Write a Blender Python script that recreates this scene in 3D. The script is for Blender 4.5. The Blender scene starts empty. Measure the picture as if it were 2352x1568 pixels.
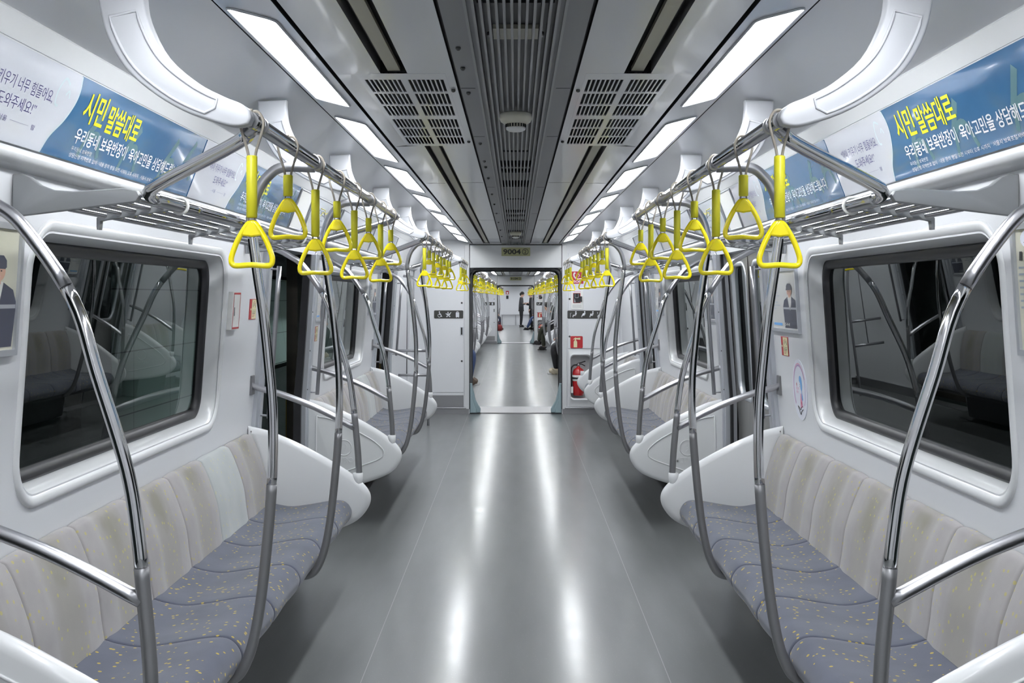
import bpy, bmesh, math, random
from mathutils import Vector, Matrix
random.seed(7)
C = bpy.context.scene.collection
PI = math.pi
H = 1.5            # eye height above the floor
FPX = 2600.0       # focal length in pixels of the 2352 wide frame
D = 4.9            # door to door pitch
END = 14.5         # depth of the end wall
SIDE = {-1: 'wheelchair-sign side', 1: 'extinguisher side'}
ORD = ['first', 'second', 'third', 'fourth', 'fifth', 'sixth', 'seventh', 'eighth', 'ninth', 'tenth', 'eleventh']

# ------------------------------------------------------------------ materials
def mat(name, col, rough=0.5, metal=0.0, spec=0.5, coat=0.0, coat_rough=0.05, bump=None, emit=None):
    m = bpy.data.materials.new(name); m.use_nodes = True
    nt = m.node_tree; b = nt.nodes['Principled BSDF']
    b.inputs['Base Color'].default_value = (*col, 1)
    b.inputs['Roughness'].default_value = rough
    b.inputs['Metallic'].default_value = metal
    b.inputs['Specular IOR Level'].default_value = spec
    b.inputs['Coat Weight'].default_value = coat
    b.inputs['Coat Roughness'].default_value = coat_rough
    if emit:
        b.inputs['Emission Color'].default_value = (*emit[0], 1)
        b.inputs['Emission Strength'].default_value = emit[1]
    if bump:
        scale, strength = bump
        tc = nt.nodes.new('ShaderNodeTexCoord'); n = nt.nodes.new('ShaderNodeTexNoise')
        n.inputs['Scale'].default_value = scale; n.inputs['Detail'].default_value = 4
        bp = nt.nodes.new('ShaderNodeBump'); bp.inputs['Strength'].default_value = strength; bp.inputs['Distance'].default_value = 0.002
        nt.links.new(tc.outputs['Object'], n.inputs['Vector']); nt.links.new(n.outputs['Fac'], bp.inputs['Height'])
        nt.links.new(bp.outputs['Normal'], b.inputs['Normal'])
    return m

def N(nt, t, **kw):
    n = nt.nodes.new(t)
    for k, v in kw.items():
        setattr(n, k, v)
    return n

def mathn(nt, op, a, b=None, clamp=False):
    n = nt.nodes.new('ShaderNodeMath'); n.operation = op; n.use_clamp = clamp
    for i, x in enumerate((a, b)):
        if x is None: continue
        if isinstance(x, (int, float)): n.inputs[i].default_value = x
        else: nt.links.new(x, n.inputs[i])
    return n.outputs[0]

def mixc(nt, fac, a, b):
    n = nt.nodes.new('ShaderNodeMix'); n.data_type = 'RGBA'
    if isinstance(fac, (int, float)): n.inputs[0].default_value = fac
    else: nt.links.new(fac, n.inputs[0])
    for i, x in ((6, a), (7, b)):
        if isinstance(x, tuple): n.inputs[i].default_value = (*x, 1)
        else: nt.links.new(x, n.inputs[i])
    return n.outputs[2]

M = {}
M['wall'] = mat('white_wall_laminate', (0.71, 0.72, 0.745), 0.30, bump=(300, 0.02))
M['panel'] = mat('white_moulded_plastic', (0.68, 0.69, 0.70), 0.30, coat=0.2)
M['arm'] = mat('white_painted_aluminium', (0.52, 0.53, 0.56), 0.40)
M['ceil'] = mat('glossy_ceiling_panel', (0.64, 0.66, 0.69), 0.28, metal=0.35, spec=0.6, coat=0.3, coat_rough=0.08)
M['cove'] = mat('glossy_cove_panel', (0.66, 0.67, 0.70), 0.28, metal=0.3, spec=0.6, coat=0.4, coat_rough=0.06)
M['centre'] = mat('grey_painted_duct', (0.20, 0.205, 0.215), 0.5)
M['rib'] = mat('grey_duct_rib', (0.25, 0.255, 0.265), 0.45)
M['gap'] = mat('black_joint', (0.012, 0.012, 0.014), 0.6)
M['dark'] = mat('dark_void', (0.008, 0.008, 0.009), 0.8)
M['darkgrey'] = mat('dark_channel', (0.07, 0.07, 0.07), 0.5)
M['beige'] = mat('beige_diffuser_strip', (0.33, 0.32, 0.25), 0.45)
M['chrome'] = mat('polished_steel', (0.60, 0.60, 0.61), 0.11, metal=1.0)
M['satin'] = mat('satin_steel', (0.43, 0.43, 0.45), 0.30, metal=1.0)
M['sleeve'] = mat('grey_grip_sleeve', (0.22, 0.22, 0.23), 0.38, metal=0.55)
M['alu'] = mat('anodised_aluminium', (0.56, 0.58, 0.62), 0.35, metal=0.6)
M['plate'] = mat('grey_rack_plate', (0.30, 0.31, 0.32), 0.45, metal=0.1)
M['yellow'] = mat('glossy_yellow_plastic', (0.93, 0.78, 0.006), 0.25, coat=0.5)
M['sleeveY'] = mat('yellow_green_sleeve', (0.62, 0.58, 0.02), 0.4)
M['cord'] = mat('grey_cord', (0.30, 0.27, 0.23), 0.7)
M['white'] = mat('white_plastic', (0.80, 0.80, 0.78), 0.4)
M['cream'] = mat('cream_plastic', (0.62, 0.60, 0.50), 0.45)
M['black'] = mat('black_rubber', (0.015, 0.015, 0.018), 0.45)
M['red'] = mat('red_print', (0.45, 0.02, 0.025), 0.4)
M['redbox'] = mat('red_enamel', (0.42, 0.012, 0.015), 0.25, coat=0.5)
M['sign'] = mat('charcoal_sign', (0.035, 0.035, 0.032), 0.4)
M['olive'] = mat('pale_olive_plate', (0.38, 0.38, 0.20), 0.5)
M['ink'] = mat('black_ink', (0.02, 0.02, 0.02), 0.5)
M['pale'] = mat('pale_cream_print', (0.72, 0.68, 0.42), 0.5)
M['lampwhite'] = mat('lit_diffuser', (1, 1, 1), 0.5, emit=((0.94, 0.97, 1.0), 28.0))
M['kick'] = mat('brushed_steel_kick', (0.33, 0.33, 0.34), 0.4, metal=0.9)
M['bluefab'] = mat('blue_grey_vinyl', (0.30, 0.40, 0.43), 0.55)
M['bellows'] = mat('dark_bellows', (0.05, 0.053, 0.058), 0.6)
M['tunnel'] = mat('tunnel_concrete', (0.035, 0.05, 0.047), 0.9)
M['under'] = mat('under_seat_grey', (0.12, 0.12, 0.125), 0.6)
M['adwhite'] = mat('ad_pale_paper', (0.70, 0.72, 0.78), 0.12, coat=0.6)
M['adyellow'] = mat('ad_yellow_ink', (0.85, 0.78, 0.02), 0.3)
M['adink'] = mat('ad_white_ink', (0.82, 0.84, 0.88), 0.3)
M['adpurple'] = mat('ad_violet_ink', (0.08, 0.07, 0.22), 0.4)
M['adteal'] = mat('ad_pale_teal_ink', (0.50, 0.60, 0.63), 0.3)
M['adolive'] = mat('ad_olive_ink', (0.085, 0.19, 0.22), 0.3)
M['poster'] = mat('poster_paper', (0.62, 0.61, 0.50), 0.2, coat=0.4)
M['posterw'] = mat('poster_white', (0.72, 0.72, 0.70), 0.2, coat=0.4)
M['navy'] = mat('navy_print', (0.05, 0.055, 0.085), 0.35)
M['skinprint'] = mat('skin_print', (0.55, 0.33, 0.24), 0.4)
M['stickerw'] = mat('sticker_white', (0.76, 0.78, 0.86), 0.3)
M['lilac'] = mat('lilac_print', (0.48, 0.33, 0.55), 0.4)
M['skyblue'] = mat('sky_blue_print', (0.16, 0.40, 0.75), 0.4)
M['pink'] = mat('pink_print', (0.70, 0.30, 0.45), 0.4)
M['greenmap'] = mat('map_pale', (0.58, 0.62, 0.66), 0.25, coat=0.5)
M['mapyellow'] = mat('map_yellow', (0.70, 0.62, 0.05), 0.4)
M['mapgrey'] = mat('map_grey', (0.25, 0.28, 0.33), 0.4)

def ad_blue():
    m = mat('ad_blue_paper', (0.05, 0.15, 0.28), 0.12, coat=0.6)
    nt = m.node_tree; b = nt.nodes['Principled BSDF']
    tc = N(nt, 'ShaderNodeTexCoord'); n = N(nt, 'ShaderNodeTexNoise'); n.inputs['Scale'].default_value = 5
    nt.links.new(tc.outputs['Object'], n.inputs['Vector'])
    nt.links.new(mixc(nt, n.outputs['Fac'], (0.030, 0.11, 0.25), (0.065, 0.19, 0.36)), b.inputs['Base Color'])
    return m
M['adblue'] = ad_blue()

def floor_mat():
    m = mat('grey_vinyl_floor', (0.25, 0.26, 0.27), 0.2)
    nt = m.node_tree; b = nt.nodes['Principled BSDF']
    tc = N(nt, 'ShaderNodeTexCoord'); sx = N(nt, 'ShaderNodeSeparateXYZ'); nt.links.new(tc.outputs['Object'], sx.inputs[0])
    n1 = N(nt, 'ShaderNodeTexNoise'); n1.inputs['Scale'].default_value = 1.3; n1.inputs['Detail'].default_value = 5
    mp = N(nt, 'ShaderNodeMapping'); mp.inputs['Scale'].default_value = (6, 1.0, 1)
    nt.links.new(tc.outputs['Object'], mp.inputs['Vector']); nt.links.new(mp.outputs[0], n1.inputs['Vector'])
    col = mixc(nt, n1.outputs['Fac'], (0.110, 0.116, 0.117), (0.170, 0.177, 0.180))
    vo = N(nt, 'ShaderNodeTexVoronoi'); vo.inputs['Scale'].default_value = 70; nt.links.new(tc.outputs['Object'], vo.inputs['Vector'])
    sp = mathn(nt, 'LESS_THAN', vo.outputs['Distance'], 0.08)
    col = mixc(nt, mathn(nt, 'MULTIPLY', sp, 0.35), col, (0.55, 0.55, 0.5))
    ax = mathn(nt, 'ABSOLUTE', sx.outputs['X'])
    ln = mathn(nt, 'LESS_THAN', mathn(nt, 'ABSOLUTE', mathn(nt, 'SUBTRACT', ax, 0.603)), 0.0016)
    col = mixc(nt, mathn(nt, 'MULTIPLY', ln, 0.6), col, (0.36, 0.36, 0.35))
    nt.links.new(col, b.inputs['Base Color'])
    n2 = N(nt, 'ShaderNodeTexNoise'); n2.inputs['Scale'].default_value = 2.2; n2.inputs['Detail'].default_value = 6
    mp2 = N(nt, 'ShaderNodeMapping'); mp2.inputs['Scale'].default_value = (1.0, 3.0, 1)
    nt.links.new(tc.outputs['Object'], mp2.inputs['Vector']); nt.links.new(mp2.outputs[0], n2.inputs['Vector'])
    r = N(nt, 'ShaderNodeMapRange'); r.inputs[3].default_value = 0.12; r.inputs[4].default_value = 0.22
    nt.links.new(n2.outputs['Fac'], r.inputs[0]); nt.links.new(r.outputs[0], b.inputs['Roughness'])
    b.inputs['Specular IOR Level'].default_value = 0.75
    # worn polish: a sharper and a broader sheen share the same colour
    b2 = N(nt, 'ShaderNodeBsdfPrincipled'); b2.inputs['Roughness'].default_value = 0.36; b2.inputs['Specular IOR Level'].default_value = 0.75
    nt.links.new(col, b2.inputs['Base Color'])
    ms = N(nt, 'ShaderNodeMixShader'); ms.inputs[0].default_value = 0.42
    nt.links.new(b.outputs[0], ms.inputs[1]); nt.links.new(b2.outputs[0], ms.inputs[2]); nt.links.new(ms.outputs[0], nt.nodes['Material Output'].inputs[0])
    return m
M['floor'] = floor_mat()

def fabric(name, base, worn, dot, dotw, stain):
    m = mat(name, base, 0.85); nt = m.node_tree; b = nt.nodes['Principled BSDF']
    b.inputs['Sheen Weight'].default_value = 0.25
    b.inputs['Specular IOR Level'].default_value = 0.2
    tc = N(nt, 'ShaderNodeTexCoord'); uv = N(nt, 'ShaderNodeSeparateXYZ'); nt.links.new(tc.outputs['UV'], uv.inputs[0])
    oi = N(nt, 'ShaderNodeObjectInfo')
    geo = N(nt, 'ShaderNodeNewGeometry')
    pos = geo.outputs['Position']
    n = N(nt, 'ShaderNodeTexNoise'); n.inputs['Scale'].default_value = 9; n.inputs['Detail'].default_value = 5
    nt.links.new(pos, n.inputs['Vector'])
    col = mixc(nt, n.outputs['Fac'], base, worn)
    if stain:
        # worn and soiled patch where people lean: a patch of its own shape
        du = mathn(nt, 'SUBTRACT', uv.outputs['X'], 0.5)
        dv = mathn(nt, 'SUBTRACT', uv.outputs['Y'], mathn(nt, 'ADD', 0.42, mathn(nt, 'MULTIPLY', oi.outputs['Random'], 0.3)))
        q = mathn(nt, 'ADD', mathn(nt, 'POWER', mathn(nt, 'DIVIDE', mathn(nt, 'ABSOLUTE', du), 0.17), 2), mathn(nt, 'POWER', mathn(nt, 'DIVIDE', mathn(nt, 'ABSOLUTE', dv), 0.20), 2))
        q = mathn(nt, 'ADD', q, mathn(nt, 'MULTIPLY', mathn(nt, 'SUBTRACT', n.outputs['Fac'], 0.5), 2.0))
        s = mathn(nt, 'SUBTRACT', 1.0, q, True)
        col = mixc(nt, mathn(nt, 'MULTIPLY', s, 0.6), col, (0.125, 0.12, 0.06))
        band = mathn(nt, 'SUBTRACT', 1.0, mathn(nt, 'POWER', mathn(nt, 'DIVIDE', mathn(nt, 'ABSOLUTE', du), 0.24), 4), True)
        col = mixc(nt, mathn(nt, 'MULTIPLY', band, 0.5), col, (0.21, 0.195, 0.16))
    vo = N(nt, 'ShaderNodeTexVoronoi'); vo.inputs['Scale'].default_value = 34; nt.links.new(pos, vo.inputs['Vector'])
    d = mathn(nt, 'LESS_THAN', vo.outputs['Distance'], 0.19)
    col = mixc(nt, mathn(nt, 'MULTIPLY', d, dotw), col, dot)
    nt.links.new(col, b.inputs['Base Color'])
    n2 = N(nt, 'ShaderNodeTexNoise'); n2.inputs['Scale'].default_value = 600; nt.links.new(pos, n2.inputs['Vector'])
    bp = N(nt, 'ShaderNodeBump'); bp.inputs['Strength'].default_value = 0.25; bp.inputs['Distance'].default_value = 0.001
    nt.links.new(n2.outputs['Fac'], bp.inputs['Height']); nt.links.new(bp.outputs[0], b.inputs['Normal'])
    return m
M['seatfab'] = fabric('blue_grey_seat_fabric', (0.068, 0.075, 0.104), (0.122, 0.133, 0.175), (0.48, 0.35, 0.05), 0.9, False)
M['backfab'] = fabric('worn_grey_back_fabric', (0.25, 0.235, 0.24), (0.37, 0.355, 0.35), (0.45, 0.38, 0.07), 0.6, True)
M['backpale'] = fabric('pale_grey_back_fabric', (0.33, 0.355, 0.36), (0.42, 0.44, 0.435), (0.50, 0.48, 0.2), 0.5, False)

def glass(name, tint, k):
    m = bpy.data.materials.new(name); m.use_nodes = True; nt = m.node_tree; nt.nodes.clear()
    out = N(nt, 'ShaderNodeOutputMaterial'); mx = N(nt, 'ShaderNodeMixShader')
    tr = N(nt, 'ShaderNodeBsdfTransparent'); tr.inputs[0].default_value = (*tint, 1)
    gl = N(nt, 'ShaderNodeBsdfGlossy'); gl.inputs['Roughness'].default_value = 0.0; gl.inputs[0].default_value = (0.92, 0.96, 0.95, 1)
    fr = N(nt, 'ShaderNodeFresnel'); fr.inputs[0].default_value = k
    nt.links.new(fr.outputs[0], mx.inputs[0]); nt.links.new(tr.outputs[0], mx.inputs[1]); nt.links.new(gl.outputs[0], mx.inputs[2])
    nt.links.new(mx.outputs[0], out.inputs[0])
    return m
M['glass'] = glass('tinted_window_glass', (0.27, 0.34, 0.325), 1.62)
M['psdglass'] = glass('platform_door_glass', (0.72, 0.82, 0.79), 1.45)

def tile_mat():
    m = mat('pale_green_tile', (0.46, 0.53, 0.51), 0.3); nt = m.node_tree; b = nt.nodes['Principled BSDF']
    tc = N(nt, 'ShaderNodeTexCoord'); sx = N(nt, 'ShaderNodeSeparateXYZ'); nt.links.new(tc.outputs['Object'], sx.inputs[0])
    a = mathn(nt, 'LESS_THAN', mathn(nt, 'FRACT', mathn(nt, 'MULTIPLY', sx.outputs['Z'], 3.1)), 0.02)
    c = mathn(nt, 'LESS_THAN', mathn(nt, 'FRACT', mathn(nt, 'MULTIPLY', sx.outputs['Y'], 1.6)), 0.01)
    nt.links.new(mixc(nt, mathn(nt, 'MAXIMUM', a, c), (0.46, 0.53, 0.51), (0.08, 0.09, 0.09)), b.inputs['Base Color'])
    return m
M['tile'] = tile_mat()
def steel_door():
    m = mat('brushed_door_steel', (0.30, 0.295, 0.285), 0.33, metal=0.9); nt = m.node_tree; b = nt.nodes['Principled BSDF']
    tc = N(nt, 'ShaderNodeTexCoord'); mp = N(nt, 'ShaderNodeMapping'); mp.inputs['Scale'].default_value = (40, 40, 1.5)
    n = N(nt, 'ShaderNodeTexNoise'); n.inputs['Scale'].default_value = 2; n.inputs['Detail'].default_value = 4
    nt.links.new(tc.outputs['Object'], mp.inputs[0]); nt.links.new(mp.outputs[0], n.inputs['Vector'])
    nt.links.new(mixc(nt, n.outputs['Fac'], (0.22, 0.215, 0.205), (0.40, 0.395, 0.38)), b.inputs['Base Color'])
    return m
M['steel'] = steel_door()
M['psdframe'] = mat('bronze_platform_frame', (0.10, 0.085, 0.07), 0.4, metal=0.5)
M['psdyellow'] = mat('yellow_platform_strip', (0.50, 0.33, 0.06), 0.5)
for nm, c in dict(skin=(0.55, 0.34, 0.25), hair=(0.012, 0.010, 0.009), suit=(0.035, 0.037, 0.042), blackcloth=(0.012, 0.012, 0.014), jeans=(0.035, 0.06, 0.14),
                  olivecloth=(0.045, 0.048, 0.032), shoe=(0.012, 0.011, 0.011), beigeshoe=(0.45, 0.40, 0.30), greycloth=(0.12, 0.12, 0.13), whitecloth=(0.6, 0.6, 0.6),
                  redbag=(0.20, 0.02, 0.02), navycloth=(0.02, 0.025, 0.05), brownshoe=(0.10, 0.07, 0.05)).items():
    M[nm] = mat('cloth_' + nm if nm not in ('skin', 'hair') else nm, c, 0.75 if nm != 'skin' else 0.5)

# ------------------------------------------------------------------ mesh builder
def catmull(pts, n=6, closed=False):
    P = [Vector(p) for p in pts]; out = []
    m = len(P)
    rng = range(m if closed else m - 1)
    for i in rng:
        if closed:
            a, b, c, d = P[(i - 1) % m], P[i], P[(i + 1) % m], P[(i + 2) % m]
        else:
            b, c = P[i], P[i + 1]
            a = P[i - 1] if i else b * 2 - c
            d = P[i + 2] if i + 2 < m else c * 2 - b
        for k in range(n):
            t = k / n
            out.append(0.5 * ((2 * b) + (c - a) * t + (2 * a - 5 * b + 4 * c - d) * t * t + (3 * b - a - 3 * c + d) * t ** 3))
    if not closed: out.append(P[-1])
    return out

def W(x, y, d):          # (lateral, height relative to the eye, depth) -> world
    return Vector((x, d, y + H))

class MB:
    def __init__(s):
        s.bm = bmesh.new(); s.mats = []; s.uv = None
    def mi(s, m):
        m = M[m] if isinstance(m, str) else m
        if m not in s.mats: s.mats.append(m)
        return s.mats.index(m)
    def face(s, vs, m, smooth=False):
        try: f = s.bm.faces.new(vs)
        except ValueError: return None
        f.material_index = s.mi(m); f.smooth = smooth; return f
    def poly(s, pts, m):
        return s.face([s.bm.verts.new(p) for p in pts], m)
    def box(s, lo, hi, m, bev=0.0, rot=None):
        lo, hi = Vector(lo), Vector(hi); c = (lo + hi) / 2
        g = bmesh.ops.create_cube(s.bm, size=1)
        vs = g['verts']
        for v in vs:
            v.co = Vector((v.co.x * (hi.x - lo.x), v.co.y * (hi.y - lo.y), v.co.z * (hi.z - lo.z)))
            if rot is not None: v.co = rot @ v.co
            v.co += c
        i = s.mi(m); fs = {f for v in vs for f in v.link_faces}
        for f in fs: f.material_index = i
        if bev > 0:
            es = list({e for v in vs for e in v.link_edges})
            r = bmesh.ops.bevel(s.bm, geom=es, offset=bev, segments=2, affect='EDGES', profile=0.5, clamp_overlap=True)
            for f in r['faces']: f.material_index = i
        return s
    def tube(s, pts, r, m, n=12, closed=False, cap=True, rr=None):
        P = [Vector(p) for p in pts]; k = len(P); rings = []
        up = None
        for i in range(k):
            if closed: t = P[(i + 1) % k] - P[(i - 1) % k]
            else: t = P[min(i + 1, k - 1)] - P[max(i - 1, 0)]
            if t.length < 1e-9: t = Vector((0, 0, 1))
            t.normalize()
            if up is None:
                up = Vector((0, 0, 1)) if abs(t.z) < 0.9 else Vector((1, 0, 0))
            a = (up - t * up.dot(t))
            if a.length < 1e-6: a = t.orthogonal()
            a.normalize(); b = t.cross(a); up = a
            R = rr[i] if rr else r
            rings.append([s.bm.verts.new(P[i] + (a * math.cos(2 * PI * j / n) + b * math.sin(2 * PI * j / n)) * R) for j in range(n)])
        i0 = s.mi(m)
        for i in range(k if closed else k - 1):
            A, B = rings[i], rings[(i + 1) % k]
            for j in range(n):
                f = s.bm.faces.new((A[j], A[(j + 1) % n], B[(j + 1) % n], B[j])); f.material_index = i0; f.smooth = True
        if cap and not closed:
            for R in (rings[0], rings[-1]):
                f = s.bm.faces.new(R); f.material_index = i0
        return s
    def lathe(s, prof, o, m, n=24, axis=Vector((0, 0, 1)), mats=None):
        # prof: list of (r, t) along the axis
        axis = axis.normalized(); a = axis.orthogonal().normalized(); b = axis.cross(a); rings = []
        for r, t in prof:
            rings.append([s.bm.verts.new(o + axis * t + (a * math.cos(2 * PI * j / n) + b * math.sin(2 * PI * j / n)) * max(r, 1e-4)) for j in range(n)])
        for i in range(len(rings) - 1):
            mm = s.mi(mats[i] if mats else m)
            for j in range(n):
                f = s.bm.faces.new((rings[i][j], rings[i][(j + 1) % n], rings[i + 1][(j + 1) % n], rings[i + 1][j])); f.material_index = mm; f.smooth = True
        for R, q in ((rings[0], 0), (rings[-1], -1)):
            f = s.bm.faces.new(R); f.material_index = s.mi(mats[q] if mats else m)
        return s
    def prism(s, pts, mp, stack, m, smooth=True):
        # pts: 2-D outline; mp(u, v, w) -> world; stack: [(w, inset)]
        P = [Vector((p[0], p[1])) for p in pts]; k = len(P)
        area = sum(P[i].x * P[(i + 1) % k].y - P[(i + 1) % k].x * P[i].y for i in range(k))
        sg = 1 if area > 0 else -1
        nrm = []
        for i in range(k):
            e1 = (P[i] - P[i - 1]); e2 = (P[(i + 1) % k] - P[i])
            n1 = Vector((e1.y, -e1.x)); n2 = Vector((e2.y, -e2.x))
            n1 = n1.normalized() if n1.length > 1e-9 else n1; n2 = n2.normalized() if n2.length > 1e-9 else n2
            q = n1 + n2; q = q.normalized() if q.length > 1e-6 else n1
            c = max(0.5, q.dot(n1)); nrm.append(q * sg / c)
        rings = [[s.bm.verts.new(mp(*(P[i] - nrm[i] * ins), w)) for i in range(k)] for w, ins in stack]
        i0 = s.mi(m)
        for a in range(len(rings) - 1):
            for j in range(k):
                f = s.bm.faces.new((rings[a][j], rings[a][(j + 1) % k], rings[a + 1][(j + 1) % k], rings[a + 1][j])); f.material_index = i0; f.smooth = smooth
        for R in (rings[0], rings[-1]):
            f = s.bm.faces.new(R); f.material_index = i0
        return s
    def sheet(s, rows, m, smooth=True, closed=False):
        vs = [[s.bm.verts.new(p) for p in r] for r in rows]; i0 = s.mi(m)
        for i in range(len(vs) - 1):
            L = len(vs[i])
            for j in range(L if closed else L - 1):
                f = s.bm.faces.new((vs[i][j], vs[i][(j + 1) % L], vs[i + 1][(j + 1) % L], vs[i + 1][j])); f.material_index = i0; f.smooth = smooth
        return vs
    def ball(s, c, r, m, sc=(1, 1, 1), n=16, k=10):
        g = bmesh.ops.create_uvsphere(s.bm, u_segments=n, v_segments=k, radius=r); i0 = s.mi(m)
        for v in g['verts']:
            v.co = Vector((v.co.x * sc[0], v.co.y * sc[1], v.co.z * sc[2])) + Vector(c)
        for f in {f for v in g['verts'] for f in v.link_faces}: f.material_index = i0; f.smooth = True
        return s
    def addmesh(s, me, mx, m):
        b = bmesh.new(); b.from_mesh(me); b.transform(mx); i0 = s.mi(m); vm = {}
        for v in b.verts: vm[v.index] = s.bm.verts.new(v.co)
        for f in b.faces:
            try: nf = s.bm.faces.new([vm[v.index] for v in f.verts]); nf.material_index = i0
            except ValueError: pass
        b.free(); return s

OFF = {}
def obj(name, mb, parent=None, fix=True, sharp=None):
    bm = mb.bm
    if fix: bmesh.ops.recalc_face_normals(bm, faces=bm.faces[:])
    me = bpy.data.meshes.new(name)
    if parent is not None: off = OFF[parent.name]
    else:
        cs = [v.co for v in bm.verts]
        off = Vector(((min(c.x for c in cs) + max(c.x for c in cs)) / 2, (min(c.y for c in cs) + max(c.y for c in cs)) / 2, min(c.z for c in cs)))
    bmesh.ops.translate(bm, verts=bm.verts[:], vec=-off)
    bm.to_mesh(me); bm.free()
    for m in mb.mats: me.materials.append(m)
    if sharp: me.set_sharp_from_angle(angle=sharp)
    o = bpy.data.objects.new(name, me); C.objects.link(o)
    if parent is not None: o.parent = parent
    else: o.location = off
    OFF[o.name] = off
    return o

def thing(name, label, cat, loc, group=None):
    o = bpy.data.objects.new(name, None); C.objects.link(o); o.location = loc
    o.empty_display_size = 0.05
    OFF[o.name] = Vector(loc); return tag(o, label, cat, group)
def tag(o, label, cat, group=None, kind=None):
    o['label'] = label; o['category'] = cat
    if group: o['group'] = group
    if kind: o['kind'] = kind
    return o
def struct(o):
    o['kind'] = 'structure'; return o
def setwo(o, label):
    o['label'] = label; return o

def dup(root, delta, label=None, group=None):
    m = {}
    def cp(o, par):
        c = o.copy(); C.objects.link(c)
        if par is not None: c.parent = par
        else: c.location = o.location + Vector(delta)
        OFF[c.name] = OFF[o.name] + Vector(delta)
        for ch in list(o.children): cp(ch, c)
        return c
    c = cp(root, None)
    if label: c['label'] = label
    if group: c['group'] = group
    return c

def joined(root, name):
    """one mesh holding a thing and all its parts, for the copies too far off to show parts"""
    mats, bm = [], bmesh.new()
    def walk(o):
        if o.type == 'MESH':
            b = bmesh.new(); b.from_mesh(o.data)
            off = OFF[o.name] - OFF[root.name]
            b.transform(Matrix.Translation(off))
            idx = []
            for m in o.data.materials:
                if m not in mats: mats.append(m)
                idx.append(mats.index(m))
            vm = {v.index: bm.verts.new(v.co) for v in b.verts}
            for f in b.faces:
                try: nf = bm.faces.new([vm[v.index] for v in f.verts])
                except ValueError: continue
                nf.material_index = idx[f.material_index] if idx else 0; nf.smooth = f.smooth
            b.free()
        for c in o.children: walk(c)
    walk(root)
    me = bpy.data.meshes.new(name); bm.to_mesh(me); bm.free()
    for m in mats: me.materials.append(m)
    return me
def place(me, name, loc, label, cat, group):
    o = bpy.data.objects.new(name, me); C.objects.link(o); o.location = loc; OFF[o.name] = Vector(loc)
    return tag(o, label, cat, group)

def text_mesh(txt, size, bold=0.0, align='LEFT', extrude=0.0006):
    cu = bpy.data.curves.new('t', 'FONT'); cu.body = txt; cu.size = size; cu.align_x = align; cu.offset = bold; cu.extrude = extrude
    cu.resolution_u = 3
    o = bpy.data.objects.new('t', cu); C.objects.link(o)
    dg = bpy.context.evaluated_depsgraph_get()
    me = bpy.data.meshes.new_from_object(o.evaluated_get(dg))
    bpy.data.objects.remove(o); bpy.data.curves.remove(cu)
    return me
def frame_mx(o, ux, uy):
    ux, uy = Vector(ux).normalized(), Vector(uy).normalized(); n = ux.cross(uy)
    return Matrix(((ux.x, uy.x, n.x, o[0]), (ux.y, uy.y, n.y, o[1]), (ux.z, uy.z, n.z, o[2]), (0, 0, 0, 1)))
def fitted_text(mb, txt, o, ux, uy, width, height, m, bold=0.0, shear=0.0):
    """lettering stretched into a box of width x height whose lower-left corner is o"""
    me = text_mesh(txt, 1.0, bold, extrude=0)
    xs = [v.co.x for v in me.vertices]; ys = [v.co.y for v in me.vertices]
    if not xs: return
    x0, x1, y0, y1 = min(xs), max(xs), min(ys), max(ys)
    ux, uy = Vector(ux).normalized(), Vector(uy).normalized(); n = ux.cross(uy)
    if not isinstance(mb, MB): return
    b = bmesh.new(); b.from_mesh(me); i0 = mb.mi(m); vm = {}
    for v in b.verts:
        u = (v.co.x - x0) / (x1 - x0) * width; w = (v.co.y - y0) / (y1 - y0) * height
        vm[v.index] = mb.bm.verts.new(Vector(o) + ux * (u + shear * w) + uy * w)
    for f in b.faces:
        try: nf = mb.bm.faces.new([vm[v.index] for v in f.verts]); nf.material_index = i0
        except ValueError: pass
    b.free(); bpy.data.meshes.remove(me)
def rrect(x0, x1, y0, y1, r, n=5):
    P = []
    for cx, cy, a in ((x1 - r, y1 - r, 0), (x0 + r, y1 - r, 90), (x0 + r, y0 + r, 180), (x1 - r, y0 + r, 270)):
        for k in range(n + 1):
            t = math.radians(a + 90 * k / n); P.append((cx + r * math.cos(t), cy + r * math.sin(t)))
    return P
# ------------------------------------------------------------------ the car body
WALLP = [(-1.5, 1.385), (-1.1, 1.385), (-.75, 1.383), (-.685, 1.377), (-.56, 1.366), (-.40, 1.3565), (-.2, 1.342), (.2, 1.315), (.335, 1.305)]
def XW(y):
    for (a, xa), (b, xb) in zip(WALLP, WALLP[1:]):
        if y <= b: return xa + (xb - xa) * (y - a) / (b - a)
    return WALLP[-1][1]
COVE = [(.737, .719), (.80, .722), (.87, .722), (.95, .714), (1.02, .702), (1.08, .688), (1.148, .660)]
LEDGE = [(1.255, .375), (1.252, .366), (1.25, .355), (1.258, .345), (1.272, .338), (1.305, .328), (1.306, .335)]

def extr(mb, prof, s, d0, d1, m, smooth=True, n=1):
    mb.sheet([[W(s * x, y, d0 + (d1 - d0) * k / n) for x, y in prof] for k in range(n + 1)], m, smooth)

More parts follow.
